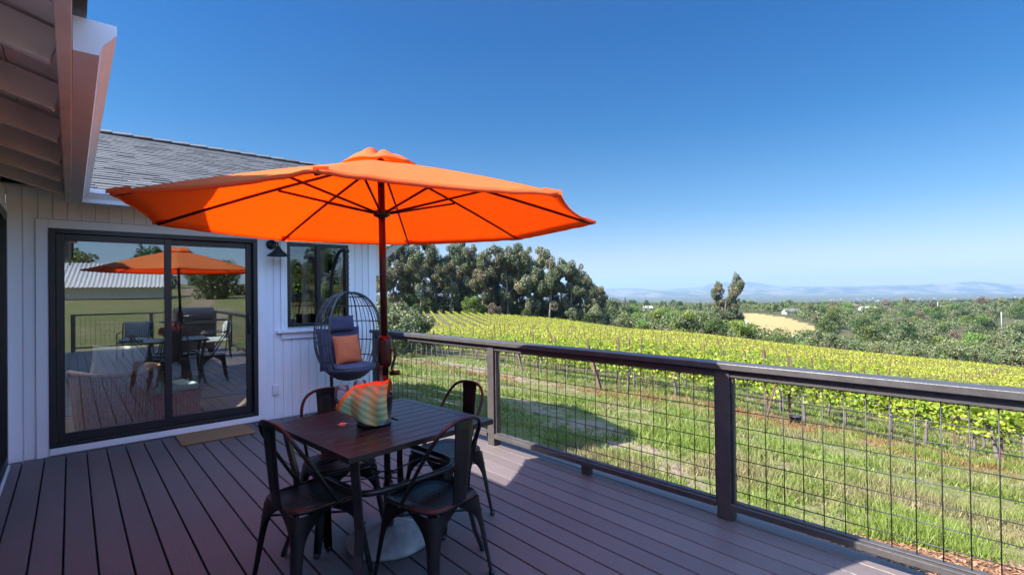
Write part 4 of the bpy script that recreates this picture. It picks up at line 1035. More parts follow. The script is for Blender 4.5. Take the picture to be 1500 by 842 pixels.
# ------------------------------------------------------------------ things behind the camera that the glass mirrors
gr = empty('gas_grill', (2.35, -2.3, 0), R(180), 'black lidded gas grill reflected in the glass door', 'grill')
mb = MB(); G = []
for k in range(13):
    a = math.pi*k/12; G.append([(x, -.26*math.cos(a), .86+.30*math.sin(a)**.8) for x in (-.42, .42)])
mb.grid(G); mb.add([g[0] for g in G], [tuple(range(13))]); mb.add([g[1] for g in G], [tuple(range(12, -1, -1))]); mb.build('lid', M['black'], gr)
mb = MB(); mb.box(-.42, .42, -.26, .26, .74, .855); mb.box(-.72, -.425, -.24, .24, .80, .84); mb.box(.425, .72, -.24, .24, .80, .84); mb.build('firebox', M['steel'], gr, bevel=.006)
mb = MB(); mb.box(-.42, .42, -.25, .25, .10, .735); mb.build('cabinet', M['black'], gr, bevel=.006)
for sx in (-1, 1):
    for sy in (-1, 1): mb = MB(); mb.lathe([(0, 0), (.035, 0), (.035, .098), (0, .098)], 12, (sx*.37, sy*.2)); mb.build('caster', M['black'], gr)
mb = MB(); mb.tube([(-.3, -.30, .96), (.3, -.30, .96)], .012); mb.build('handle', M['steel'], gr)
ct = empty('coffee_table', (1.65, -.95, 0), 0, 'round black topped coffee table reflected in the right hand glass pane', 'table')
mb = MB(); mb.lathe([(0, .42), (.33, .42), (.34, .43), (.33, .445), (0, .445)], 32); mb.build('top', M['steel'], ct)
for k in range(4):
    a = R(45+90*k); mb = MB(); mb.tube([(.2*math.cos(a), .2*math.sin(a), .42), (.3*math.cos(a), .3*math.sin(a), 0)], .014); mb.build('leg', M['black'], ct)
stripe = mat('stripe_fabric', (.5, .55, .5), .9); nt = stripe.node_tree; wv = nt.nodes.new('ShaderNodeTexWave'); wv.inputs['Scale'].default_value = 9; tcn = nt.nodes.new('ShaderNodeTexCoord'); nt.links.new(tcn.outputs['Object'], wv.inputs[0])
mxn = nt.nodes.new('ShaderNodeMix'); mxn.data_type = 'RGBA'; mxn.inputs[6].default_value = (.6, .62, .55, 1); mxn.inputs[7].default_value = (.08, .16, .15, 1); nt.links.new(wv.outputs[1], mxn.inputs[0]); nt.links.new(mxn.outputs[2], nt.nodes['Principled BSDF'].inputs['Base Color'])
for (x, y, rz, lab) in ((1.15, -2.3, 15, 'black framed patio armchair with striped cushions reflected beside the grill'), (2.55, -.75, 100, 'black framed patio armchair near the railing reflected in the glass door')):
    pc = empty('patio_armchair', (x, y, 0), R(rz), lab, 'armchair', 'patio armchairs behind the camera')
    mb = MB()
    for s in (-1, 1): mb.tube([(s*.3, -.3, .8), (s*.3, -.26, .4), (s*.3, -.3, 0)], .013); mb.tube([(s*.3, .28, 0), (s*.3, .28, .6), (s*.3, -.27, .62)], .013)
    mb.tube([(-.3, -.3, .8), (.3, -.3, .8)], .013); mb.tube([(-.3, .28, .38), (.3, .28, .38)], .013); mb.tube([(-.3, -.26, .38), (.3, -.26, .38)], .013)
    for k in range(8): mb.tube([(-.26+.074*k, -.3, .8), (-.26+.074*k, -.26, .38)], .006, 6)
    mb.build('frame', M['black'], pc)
    mb = MB(); mb.box(-.28, .28, -.25, .28, .385, .47); mb.build('seat_cushion', stripe, pc, bevel=.03, seg=3)
    p = pillow('back_cushion', .52, .4, .14, stripe, pc); p.location = (0, -.2, .66); p.rotation_euler = (R(8), 0, 0)
# shed with corrugated white roof
sh = empty('outbuilding', (2.0, -40, gz(2, -40)), R(8), 'low shed with corrugated white metal roof mirrored in the glass door', 'shed')
mb = MB(); G = []
for k in range(121):
    x = -4.2+8.4*k/120; c = .05*math.sin(k*math.pi/2); G.append([(x, 2.2, .9+c), (x, -2.0, 3.0+c), (x, -2.05, 2.9+c)])
mb.grid(G); mb.build('roof', M['sheet'], sh)
mb = MB(); mb.box(-4, 4, -1.9, 1.6, 0, 1.1); mb.build('wall', M['eave'], sh)

# ------------------------------------------------------------------ foliage
def leaf_quads(centers, size, n_dir=None, up=.25, aspect=.75):
    n = len(centers); v = rng.normal(size=(n, 3)); v /= np.linalg.norm(v, axis=1)[:, None]
    if n_dir is not None: v = v+n_dir*1.1; v /= np.linalg.norm(v, axis=1)[:, None]
    a = rng.normal(size=(n, 3)); t = np.cross(v, a); t /= np.linalg.norm(t, axis=1)[:, None]; b = np.cross(v, t)
    s = (np.asarray(size)*rng.uniform(.65, 1.25, n))[:, None]
    t = t*s*.5; b = b*s*.5*aspect
    return np.stack([centers-t, centers-b*.9-t*.1, centers+t, centers+b*.9+t*.1], 1)
def blob(c, r, n, flat=1.0, shell=.55):
    v = rng.normal(size=(n, 3)); v /= np.linalg.norm(v, axis=1)[:, None]
    rad = rng.uniform(shell, 1.03, n)[:, None]**.8
    p = v*rad*np.array(r); return p+np.array(c), v
def crown_mesh(name, lobes, mat_, nper, size, dens=1.0):
    P = []; D = []
    for (c, r) in lobes:
        vol = np.prod(r)**(2/3.); n = max(12, int(nper*vol)); p, v = blob(c, r, n); P.append(p); D.append(v)
    P = np.vstack(P); D = np.vstack(D)
    return quads_mesh(name, leaf_quads(P, size, D), mat_)
LM = {}
LM['euc'] = leafmat('eucalyptus_leaf', (.085, .118, .050), (.215, .24, .11), .3, objvar=.22, c3=(.24, .20, .105))
LM['oak'] = leafmat('oak_leaf', (.035, .075, .018), (.13, .19, .04), .25, objvar=.3)
LM['olive'] = leafmat('olive_leaf', (.12, .155, .06), (.25, .275, .125), .25, objvar=.2)
LM['bright'] = leafmat('bright_leaf', (.10, .18, .03), (.25, .33, .06), .3, objvar=.25)
LM['rustleaf'] = leafmat('bare_twig', (.12, .095, .055), (.26, .19, .12), .15, objvar=.25)
LM['conifer'] = leafmat('conifer_leaf', (.02, .04, .018), (.055, .085, .032), .15, objvar=.25)
LM['vine'] = leafmat('vine_leaf', (.17, .29, .025), (.60, .63, .065), .45, objvar=.12)
LM['vinefar'] = leafmat('vine_leaf_far', (.30, .37, .035), (.66, .63, .08), .4, objvar=.0)

def trunk_mesh(name, h, r, m, limbs=4, lean=.05, spread=.35, start=.35):
    mb = MB(); pts = [(math.sin(k*.9)*lean*h*.15, math.cos(k*1.3)*lean*h*.15, h*k/6) for k in range(7)]
    mb.tube(pts, [r*(1-.75*k/6) for k in range(7)], 7)
    tips = []
    for k in range(limbs):
        a = 2*math.pi*k/limbs+random.random(); t = start+(1-start)*(k+.5)/limbs*.8; z = h*t; L_ = h*spread*(1.1-t*.6)
        p0 = (pts[3][0], pts[3][1], z); p2 = (math.cos(a)*L_, math.sin(a)*L_, z+L_*.9); p1 = (p2[0]*.45, p2[1]*.45, z+L_*.35)
        mb.tube([p0, p1, p2], [r*.5*(1-t*.5), r*.33, r*.12], 6); tips.append(p2)
    return mb.mesh(name, m), tips
def make_tree(kind, var):
    """returns (trunk mesh, crown mesh) of unit-ish real size"""
    if kind == 'euc':
        h = random.uniform(22, 27); tm, tips = trunk_mesh('trunk', h*.93, .42, M['bark'], 9, .12, .17, .3)
        lobes = []
        for t in tips:
            for q in range(2): lobes.append(((t[0]*random.uniform(.7, 1.3), t[1]*random.uniform(.7, 1.3), t[2]+random.uniform(-.6, 1.6)), (random.uniform(1.1, 2.1), random.uniform(1.1, 2.1), random.uniform(1.3, 2.3))))
        for k in range(16):
            z = h*random.uniform(.12, .97); w = 2.9*math.sin(min(1, (1.03-z/h)*2.2)*math.pi/2)*random.uniform(.3, 1); a = random.random()*6.28
            lobes.append(((w*math.cos(a), w*math.sin(a), z), (random.uniform(.9, 1.9), random.uniform(.9, 1.9), random.uniform(1.2, 2.4))))
        return tm, crown_mesh('crown', lobes, LM['euc'], 125, .52)
    if kind in ('oak', 'bright', 'olive', 'rust'):
        h = random.uniform(7, 10); tm, tips = trunk_mesh('trunk', h*.6, .22, M['bark'], 5, .1, .3)
        lobes = []
        for k in range(15):
            a = random.random()*6.28; rr = random.uniform(0, 3.3); z = h*(.42+.42*random.random())*(1-.035*rr*rr/2)
            s = random.uniform(1.0, 1.9); lobes.append(((rr*math.cos(a), rr*math.sin(a), z), (s*1.15, s*1.15, s*.95)))
        for k in range(7):
            a = 6.28*k/7+random.random(); lobes.append(((2.7*math.cos(a), 2.7*math.sin(a), h*.2), (1.2, 1.2, 1.5)))
        mt = dict(oak=LM['oak'], bright=LM['bright'], olive=LM['olive'], rust=LM['rustleaf'])[kind]
        return tm, crown_mesh('crown', lobes, mt, 62 if kind != 'rust' else 42, .5)
    if kind == 'conifer':
        h = random.uniform(14, 19); tm, _ = trunk_mesh('trunk', h, .25, M['bark'], 0)
        lobes = []
        for k in range(16):
            t = k/15; z = h*(.1+.88*t); w = 2.8*(1-t)**.8+.25; n_ = max(1, int(4*(1-t)+1))
            for q in range(n_):
                a = random.random()*6.28; rr = w*.5; lobes.append(((rr*math.cos(a), rr*math.sin(a), z), (w*.6+.2, w*.6+.2, .75)))
        return tm, crown_mesh('crown', lobes, LM['conifer'], 60, .55)
TREES = {k: [make_tree(k, i) for i in range(n)] for k, n in (('euc', 6), ('oak', 5), ('bright', 4), ('olive', 5), ('rust', 4), ('conifer', 4))}
def plant(kind, x, y, scale, name, label, cat, group, parts=True, zs=1.0, sink=.3):
    tm, cm = random.choice(TREES[kind]); e = empty(name, (x, y, gz(x, y)-sink), random.random()*6.28, label, cat, group); e.scale = (scale, scale, scale*zs)
    if parts: link('trunk', tm, e)
    link('crown', cm, e); return e
# eucalyptus grove behind the vineyard
n_e = 0
GR = [(560, 162, .80), (578, 158, .98), (597, 165, 1.02), (617, 157, .98), (640, 166, .96), (660, 160, .92), (676, 170, .98), (693, 162, .88), (708, 158, .84), (722, 168, .93), (742, 160, 1.0), (757, 166, 1.02), (776, 160, .98), (793, 168, 1.0), (806, 158, .90), (820, 166, .92), (838, 160, .88), (850, 168, .84), (866, 160, .66), (880, 165, .52)]
for px_, d_, s_ in GR:
    x, y = at(px_, d_+3); plant('euc', x, y, s_, 'eucalyptus_tree', 'tall brownish green eucalyptus in the grove behind the vineyard', 'tree', 'eucalyptus grove behind the vineyard')
for k in range(22):
    x, y = at(562+k*14.2+random.uniform(-5, 5), 180+random.uniform(-4, 10)); plant('euc', x, y, random.uniform(.72, .88) if k < 18 else .62, 'eucalyptus_tree', 'tall brownish green eucalyptus in the grove behind the vineyard', 'tree', 'eucalyptus grove behind the vineyard')
for k in range(24):
    x, y = at(562+k*14+random.uniform(-5, 5), 171+random.uniform(-4, 8)); plant('oak', x, y, random.uniform(.65, .95), 'shrub', 'dark bushy shrub under the eucalyptus grove', 'shrub', 'dark shrubs under the eucalyptus grove')
for px_, d_, s_, kd in ((690, 158, .75, 'bright'), (705, 160, .55, 'bright'), (722, 157, .6, 'rust'), (610, 159, .5, 'oak'), (838, 153, .6, 'olive'), (862, 150, .6, 'oak'), (873, 152, .8, 'olive'), (770, 157, .4, 'oak')):
    x, y = at(px_, d_); plant(kd, x, y, s_, 'shrub', 'low round shrub at the foot of the eucalyptus grove', 'shrub', 'shrubs at the foot of the eucalyptus grove')
# olive shrubs close on the left
for px_, d_, s_ in ((572, 31, .42), (590, 34, .42), (607, 36, .36), (566, 38, .50), (598, 44, .42)):
    x, y = at(px_, d_); e = plant('olive', x, y, s_, 'olive_tree', 'pale grey green olive tree standing just right of the house corner', 'tree', 'olive trees right of the house corner', sink=.0)
# two lone gum trees with a bare brown look
def plant_to(kind, px_, d_, ytop, label, wid=1.0, name='eucalyptus_tree'):
    x, y = at(px_, d_); e = plant(kind, x, y, 1, name, label, 'tree', None); hmax = max(v.co.z for v in e.children[-1].data.vertices)
    zt = H+(YH(px_)-ytop)*d_/FPX; k = (zt-e.location.z)/hmax; e.scale = (k*wid, k*wid, k); return e
plant_to('euc', 1078, 212, 403, 'tallest lone eucalyptus rising above the horizon beyond the vineyard', .72)
plant_to('euc', 1053, 218, 415, 'lone eucalyptus just left of the tallest one, a little lower', .75)
plant_to('euc', 1062, 209, 440, 'low olive brown tree crowding the feet of the two lone eucalyptus', 1.6, 'valley_tree')
# valley woods: individuals
def blocked(px, d):
    if 1085 < px < 1240 and d > 245 and d < 272+(1245-px)*1.35: return True
    if 985 < px < 1030 and 425 < d < 560: return True
    if 928 < px < 955 and 275 < d < 420: return True
    if px > 1455 and 300 < d < 420: return True
    return False
def band(n, pxr, dr, kinds, sc_r, lab, name, cat, group, conifer_zs=1):
    k = 0; tries = 0
    while k < n and tries < n*20:
        tries += 1; px = random.uniform(*pxr); u = random.random(); d = dr[0]+(dr[1]-dr[0])*u**1.2
        if d < far_edge(px)+8 or blocked(px, d): continue
        kd = random.choices([a for a, _ in kinds], [b for _, b in kinds])[0]
        x, y = at(px, d)
        plant(kd, x, y, random.uniform(*sc_r)*(.62 if kd == 'conifer' else 1.15), name, lab[kd], cat, group[kd], parts=d < 330); k += 1
LB = dict(oak='dark green rounded oak in the valley woods below the vineyard', bright='fresh green leafy tree in the valley woods below the vineyard', olive='pale grey green willow in the valley woods below the vineyard', rust='brown budding tree in the valley woods below the vineyard', conifer='dark pointed conifer far off in the valley woods', euc='tall slender tree in the far valley woods')
GP = dict(oak='dark oaks in the valley woods', bright='fresh green trees in the valley woods', olive='pale willows in the valley woods', rust='brown trees in the valley woods', conifer='conifers far off in the valley', euc='slender trees far off in the valley')
# front hedge line just past the crest
band(62, (1180, 1530), (104, 190), [('olive', 7), ('bright', 1), ('oak', .6)], (.44, .62), LB, 'valley_tree', 'tree', GP)
band(30, (895, 1190), (120, 190), [('oak', 4), ('bright', 3), ('olive', 1.2)], (.5, .75), LB, 'valley_tree', 'tree', GP)
band(14, (1090, 1200), (120, 200), [('oak', 3), ('bright', 2)], (.4, .6), LB, 'valley_tree', 'tree', GP)
band(46, (890, 1100), (190, 420), [('oak', 4), ('bright', 3), ('rust', 1), ('olive', 1)], (.8, 1.15), LB, 'valley_tree', 'tree', GP)
band(76, (1180, 1520), (190, 480), [('oak', 4), ('bright', 2.2), ('rust', 1.2), ('olive', 3.2)], (.8, 1.2), LB, 'valley_tree', 'tree', GP)
band(36, (1100, 1520), (480, 760), [('oak', 4), ('bright', 2), ('rust', 1.6), ('conifer', .8), ('olive', 1)], (1.0, 1.5), LB, 'valley_tree', 'tree', GP)
band(26, (880, 1180), (480, 900), [('oak', 3), ('conifer', 3), ('rust', 1), ('bright', 1)], (.9, 1.35), LB, 'valley_tree', 'tree', GP)
for px_, d_, s_, kd in ((1220, 520, 1.75, 'rust'), (1297, 700, 1.9, 'rust'), (1325, 760, 1.9, 'olive'), (1365, 640, 1.5, 'rust'), (1435, 700, 2.0, 'rust'), (1490, 420, 1.5, 'oak'), (1500, 520, 1.8, 'oak'), (1470, 600, 1.4, 'oak')):
    x, y = at(px_, d_); plant(kd, x, y, s_, 'valley_tree', LB[kd], 'tree', GP[kd], parts=False)
# far woods on the plain: nobody can count them
def far_woods():
    n = 5200; px = rng.uniform(300, 1750, n); d = np.exp(rng.uniform(math.log(1000), math.log(5200), n))
    q = np.outer(d, Fv)+np.outer((px-750)/FPX*d, Rv); z = ground(q[:, 0], q[:, 1]); P = []; D = []
    for i in range(n):
        k = 14 if d[i] < 2200 else 8; hgt = rng.uniform(4, 9); p, v = blob((q[i, 0], q[i, 1], z[i]+hgt*.45), (6+hgt*.25, 6+hgt*.25, hgt*.55), k, shell=.3); P.append(p); D.append(v)
    P = np.vstack(P); D = np.vstack(D)
    sz = 6.5
    me = quads_mesh('far_woods', leaf_quads(P, sz, D), LM['conifer2']); tag(link('far_woods', me), 'dark wooded plain stretching to the blue hills', 'woods', kind='stuff')
def mid_woods():
    P = []; D = []; S_ = []
    def fill(n, pxr, dr, hr, size, k):
        px = rng.uniform(*pxr, n); d = np.exp(rng.uniform(math.log(dr[0]), math.log(dr[1]), n))
        ok = (d > far_edge(px)+12) & ~np.array([blocked(a, b) for a, b in zip(px, d)]); px, d = px[ok], d[ok]
        q = np.outer(d, Fv)+np.outer((px-750)/FPX*d, Rv); z = ground(q[:, 0], q[:, 1])
        for i in range(len(d)):
            h = rng.uniform(*hr)*(.75+.5*fbm(np.array([q[i, 0]/40]), np.array([q[i, 1]/40]), 2, 5)[0]); w_ = rng.uniform(.36, .6)*h
            for _ in range(3):
                c = (q[i, 0]+rng.normal(0, w_*.5), q[i, 1]+rng.normal(0, w_*.5), z[i]+h*rng.uniform(.25, .6)); p, v = blob(c, (w_*.7, w_*.7, h*.36), k, shell=.55); P.append(p); D.append(v); S_.append(np.full(k, size*(1+d[i]/700)))
    fill(620, (880, 1640), (125, 330), (4, 8), .62, 34)
    fill(900, (870, 1640), (330, 620), (6, 10), .8, 22)
    fill(1300, (860, 1640), (620, 1300), (5, 9), 1.0, 16)
    P = np.vstack(P); D = np.vstack(D)
    me = quads_mesh('valley_woods', leaf_quads(P, np.concatenate(S_), D), LM['mixed']); tag(link('valley_woods', me), 'mixed green undergrowth and tree crowns filling the valley', 'woods', kind='stuff')
LM['mixed'] = leafmat('mixed_leaf', (.05, .09, .022), (.19, .24, .065), .25, objvar=0, c3=(.20, .21, .09))
mid_woods()
LM['conifer2'] = leafmat('far_leaf', (.02, .035, .018), (.075, .10, .035), .15, objvar=0, c3=(.09, .10, .05))
far_woods()

# houses and poles in the valley
def small_house(px_, d_, w, l, h, rz, wc, rc_, label):
    x, y = at(px_, d_); e = empty('farm_house', (x, y, gz(x, y)), rz, label, 'house')
    mb = MB(); mb.box(-l/2, l/2, -w/2, w/2, -2, h); mb.add([(-l/2, -w/2, h), (-l/2, w/2, h), (-l/2, 0, h+w*.28), (l/2, -w/2, h), (l/2, w/2, h), (l/2, 0, h+w*.28)], [(0, 1, 2), (5, 4, 3)]); mb.build('wall', mat('farm_wall', wc, .8), e)
    mb = MB(); 
    for s in (-1, 1): mb.hexa([(-l/2-.5, s*(w/2+.5), h-.2), (l/2+.5, s*(w/2+.5), h-.2), (l/2+.5, 0, h+w*.29), (-l/2-.5, 0, h+w*.29), (-l/2-.5, s*(w/2+.5), h), (l/2+.5, s*(w/2+.5), h), (l/2+.5, 0, h+w*.29+.25), (-l/2-.5, 0, h+w*.29+.25)])
    mb.build('roof', mat('farm_roof', rc_, .7), e)
    for k in range(3):
        mb = MB(); mb.box(-l/2+1+k*l/3.3, -l/2+2.4+k*l/3.3, -w/2-.06, -w/2-.01, h*.35, h*.8); mb.build('window', M['black'], e)
small_house(972, 330, 7, 10, 3.6, R(-40), (0.23, 0.13, 0.09), (0.15, 0.14, 0.14), 'small reddish farm house among the trees left of the lone eucalyptus')
small_house(1157, 430, 7, 11, 3, R(-35), (0.28, 0.28, 0.26), (0.10, 0.10, 0.09), 'low grey house beside the ochre field')
small_house(948, 520, 7, 9, 3, R(-35), (0.35, 0.35, 0.34), (0.25, 0.25, 0.25), 'white walled cottage far off among trees')
small_house(1246, 640, 9, 12, 6, R(-30), (0.30, 0.24, 0.19), (0.17, 0.10, 0.07), 'pink gabled house in the valley right of the brown tree')
small_house(1270, 650, 8, 22, 3, R(-30), (0.35, 0.35, 0.35), (0.30, 0.30, 0.30), 'long low white building next to the pink gabled house')
def upole(px_, d_, h, label):
    x, y = at(px_, d_); e = empty('utility_pole', (x, y, gz(x, y)), R(30), label, 'utility pole')
    mb = MB(); mb.tube([(0, 0, -1), (0, 0, h)], .22, 8); mb.build('pole', M['sheet'], e); mb = MB(); mb.box(-1.1, 1.1, -.1, .1, h-1.1, h-.85); mb.box(-.8, .8, -.1, .1, h-2.2, h-2.0); mb.build('crossarm', M['sheet'], e)
upole(1092.5, 150, 8.5, 'pale utility pole among trees below the lone eucalyptus'); upole(1466, 330, 12, 'pale utility pole at the edge of the green hill on the right'); upole(1373, 560, 13, 'pale utility pole sticking out of brown trees in the valley')
# town buildings on the plain
mb = MB()
for k in range(24):
    px_ = random.choice([random.uniform(1310, 1375), random.uniform(1200, 1300), random.uniform(1390, 1500)]); d_ = random.uniform(3600, 6200); x, y = at(px_, d_); z = gz(x, y); w = random.uniform(8, 26); mb.box(x-w, x+w, y-10, y+10, z, z+random.uniform(5, 9))
tag(mb.build('distant_town', mat('town_wall', (.2, .2, .19), .8)), 'pale scattered roofs of a town on the hazy plain', 'town', kind='stuff')

# trees behind the camera, for the reflections
for (x, y, kd, s) in ((-9, -34, 'oak', .8), (9, -36, 'oak', .7), (13, -30, 'bright', .7), (18, -46, 'oak', 1.1), (-3, -58, 'oak', 1.2), (26, -40, 'oak', 1.1), (33, -30, 'bright', 1.1), (-16, -40, 'oak', 1.2), (7, -70, 'conifer', .7), (14, -66, 'oak', 1.1), (28, -62, 'oak', 1.4), (40, -52, 'oak', 1.4), (-12, -62, 'oak', 1.3), (12, -18, 'bright', .45)):
    plant(kd, x, y, s*.55, 'garden_tree', 'leafy tree on the rise behind, seen mirrored in the glass', 'tree', 'trees mirrored in the glass door')
for k in range(34):
    a_ = R(118+k*3.6+random.uniform(-1, 1)); r_ = random.uniform(42, 95); x, y = r_*math.sin(a_), r_*math.cos(a_); plant(random.choice(('oak', 'bright', 'oak', 'olive')), x, y, random.uniform(.30, .62), 'garden_tree', 'leafy tree on the rise behind, seen mirrored in the glass', 'tree', 'trees mirrored in the glass door')
# tree outside the side window
for (x, y, s) in ((7.8, 19, .33), (10.5, 28, .45)):
    plant('bright', x, y, s, 'garden_tree', 'leafy green tree seen through the house window', 'tree', 'trees seen through the window')

# ------------------------------------------------------------------ vineyard
def vine_parts(i):
    # trunk
    mb = MB(); ln = random.uniform(-.12, .12)
    mb.tube([(0, 0, -.1), (.02, ln*.3, .2), (-.02, ln*.8, .45), (.01, ln, .68)], [.045, .036, .032, .036], 7)
    for s in (-1, 1): mb.tube([(.01, ln, .66), (0, ln+s*.2, .74), (.01, ln+s*.45, .75), (0, s*.74, .76)], [.03, .022, .018, .012], 6)
    tr = mb.mesh('trunk', M['vinebark'])
    n = 640; y = rng.uniform(-.8, .8, n); zt = rng.uniform(0, 1, n)**.9; top = .42+.18*np.sin(y*5+i); z = .70+zt*top+rng.normal(0, .03, n)
    low = rng.uniform(size=n) < .16; z = np.where(low, rng.uniform(.52, .72, n), z)
    x = rng.normal(0, 1, n)*(.09+.11*zt)
    # upright shoots
    P = np.stack([x, y, z], 1)
    me = quads_mesh('foliage', leaf_quads(P, .092, np.stack([np.sign(x)*.5, np.zeros(n), np.full(n, .7)], 1), aspect=.95), LM['vine']); return tr, me
VP = [vine_parts(i) for i in range(6)]
vines = []
for k in range(60):
    X = 12.5+2.4*k; y = float(left_bound(X))-.6
    while y > -8:
        if in_front(np.array(X), np.array(y)): 
            d, px = depth_px(X, y)
            if px < 1640: vines.append((float(d), X, y, k))
        y -= 1.6
vines.sort(); near = vines[:300]; rest = vines[300:]
ordn = ['first', 'second', 'third', 'fourth', 'fifth', 'sixth', 'seventh', 'eighth', 'ninth', 'tenth', 'eleventh', 'twelfth', 'thirteenth', 'fourteenth', 'fifteenth']
for d, X, y, k in near:
    y += random.uniform(-.06, .06); tr, fo = random.choice(VP); e = empty('grapevine', (X, y, gz(X, y)), random.choice((0, math.pi)), 'bright green grapevine in the %s vine row counted from the deck' % ordn[min(k, 14)], 'grapevine', 'grapevines of the %s row' % ordn[min(k, 14)])
    sc_ = random.uniform(.9, 1.12); e.scale = (sc_, 1, sc_); link('trunk', tr, e); link('foliage', fo, e)
# posts: rusty stakes every second vine
pb = MB(); pb.bar((0, 0, -.2), (0, 0, 1.62), .05, .05, (1, 0, 0)); post_me = pb.mesh('post', M['rust'])
pl = [v for i, v in enumerate(vines) if int(round((float(left_bound(v[1]))-.6-v[2])/1.6)) % 3 == 0]
np_ = 0; restposts = []
for d, X, y, k in pl:
    if np_ < 170:
        o = link('vineyard_post', post_me); o.location = (X+.03, y+.35, gz(X, y+.35)); o.rotation_euler = (random.uniform(-.04, .04), random.uniform(-.04, .04), random.random()); o.scale = (1, 1, random.uniform(.94, 1.08))
        tag(o, 'rusty brown trellis post in the %s vine row counted from the deck' % ordn[min(k, 14)], 'trellis post', 'trellis posts of the %s row' % ordn[min(k, 14)]); np_ += 1
    else: restposts.append((X, y+.35))
# leaning end posts of the front rows
for k in range(0, 12):
    X = 12.5+2.4*k; y = float(left_bound(X))+.4
    d, px = depth_px(X, y)
    if d < 74:
        mb = MB(); mb.bar((0, 0, -.2), (0, .55, 1.35), .09, .09, (1, 0, 0)); o = mb.build('end_post', M['rust']); o.location = (X, y, gz(X, y)); tag(o, 'thick leaning wooden end post of the %s vine row' % ordn[k], 'trellis post', 'leaning end posts of the vine rows')
# slanted stake and a dark pot by the near row
mb = MB(); mb.bar((0, 0, -.1), (.02, -.28, 1.05), .035, .035, (1, 0, 0)); o = mb.build('wooden_stake', M['rust']); xs_, ys_ = 11.35, 4.55; o.location = (xs_, ys_, gz(xs_, ys_)); tag(o, 'thin slanted wooden stake in the grass right of the railing post', 'stake')
mb = MB(); mb.lathe([(0, 0), (.10, 0), (.12, .2), (.13, .2), (.13, .22), (.11, .22), (.09, .03), (0, .03)], 20); o = mb.build('plant_pot', M['black']); xs_, ys_ = 12.0, 4.15; o.location = (xs_, ys_, gz(xs_, ys_)); tag(o, 'small black nursery pot on the grass before the first vine row', 'pot')
# trellis and drip lines of the front row
mb = MB()
for k in range(0, 3):
    X = 12.5+2.4*k; ys = np.arange(-6, float(left_bound(X)), 1.6)
    for hh in (.42, 1.05, 1.4): mb.tube([(X, y, gz(X, y)+hh-.03*math.sin(y*2)) for y in ys], .006 if hh < .5 else .004, 4, cap=False)
tag(mb.build('trellis_wires', M['wire']), 'drip line and wires strung along the nearest vine rows', 'wires')
# the rest of the vineyard
def rows_stuff():
    P = []; N_ = []; PP = list(restposts)
    pts = []
    for d, X, y, k in rest: pts.append((X, y, d, 0., 1.6))
    # far block: rows run away from the camera
    azr = R(30.5); dx, dy = math.sin(azr), math.cos(azr); nx, ny = math.cos(azr), -math.sin(azr)
    for k in range(-60, 140):
        for s in np.arange(20, 260, 1.6):
            x = nx*k*2.4+dx*s; y = ny*k*2.4+dy*s; d, px = depth_px(x, y)
            if in_far(np.array(x), np.array(y)) and px < 1620:
                pts.append((x, y, float(d), azr, 1.6))
                if int(s/1.6) % 5 == 0 and d < 120: PP.append((x, y))
    A = np.array(pts); z = ground(A[:, 0], A[:, 1])
    for i in range(len(A)):
        x, y, d, az, L_ = A[i]; n = 96 if d < 60 else 52; u = rng.uniform(-.8, .8, n); t = rng.uniform(0, 1, n); w = rng.normal(0, 1, n)*((.11+.08*t) if az == 0 else .085+.04*t)
        hh = .62+t*(.55+.1*math.sin(i*1.3)) if az == 0 else .45+t*.5; sa, ca = math.sin(az), math.cos(az)
        P.append(np.stack([x+u*sa+w*ca, y+u*ca-w*sa, z[i]+hh], 1))
    P = np.vstack(P)
    sz = np.where(np.hypot(P[:, 0], P[:, 1]) < 80, .155, .205)
    me = quads_mesh('vineyard_rows', leaf_quads(P, sz, np.tile([0, 0, .6], (len(P), 1))), LM['vinefar']); tag(link('vineyard_rows', me), 'yellow green vine rows striping the slope up to the grove', 'vineyard', kind='stuff')
    mb = MB(); Q = np.array(PP); zz = ground(Q[:, 0], Q[:, 1])
    for (x, y), z_ in zip(Q, zz): mb.bar((x, y, z_), (x+random.uniform(-.06, .06), y+random.uniform(-.06, .06), z_+1.62), .055, .055, (1, 0, 0))
    tag(mb.build('distant_posts', M['rust']), 'hundreds of brown trellis posts dotting the vineyard slope', 'trellis posts', kind='stuff')
rows_stuff()

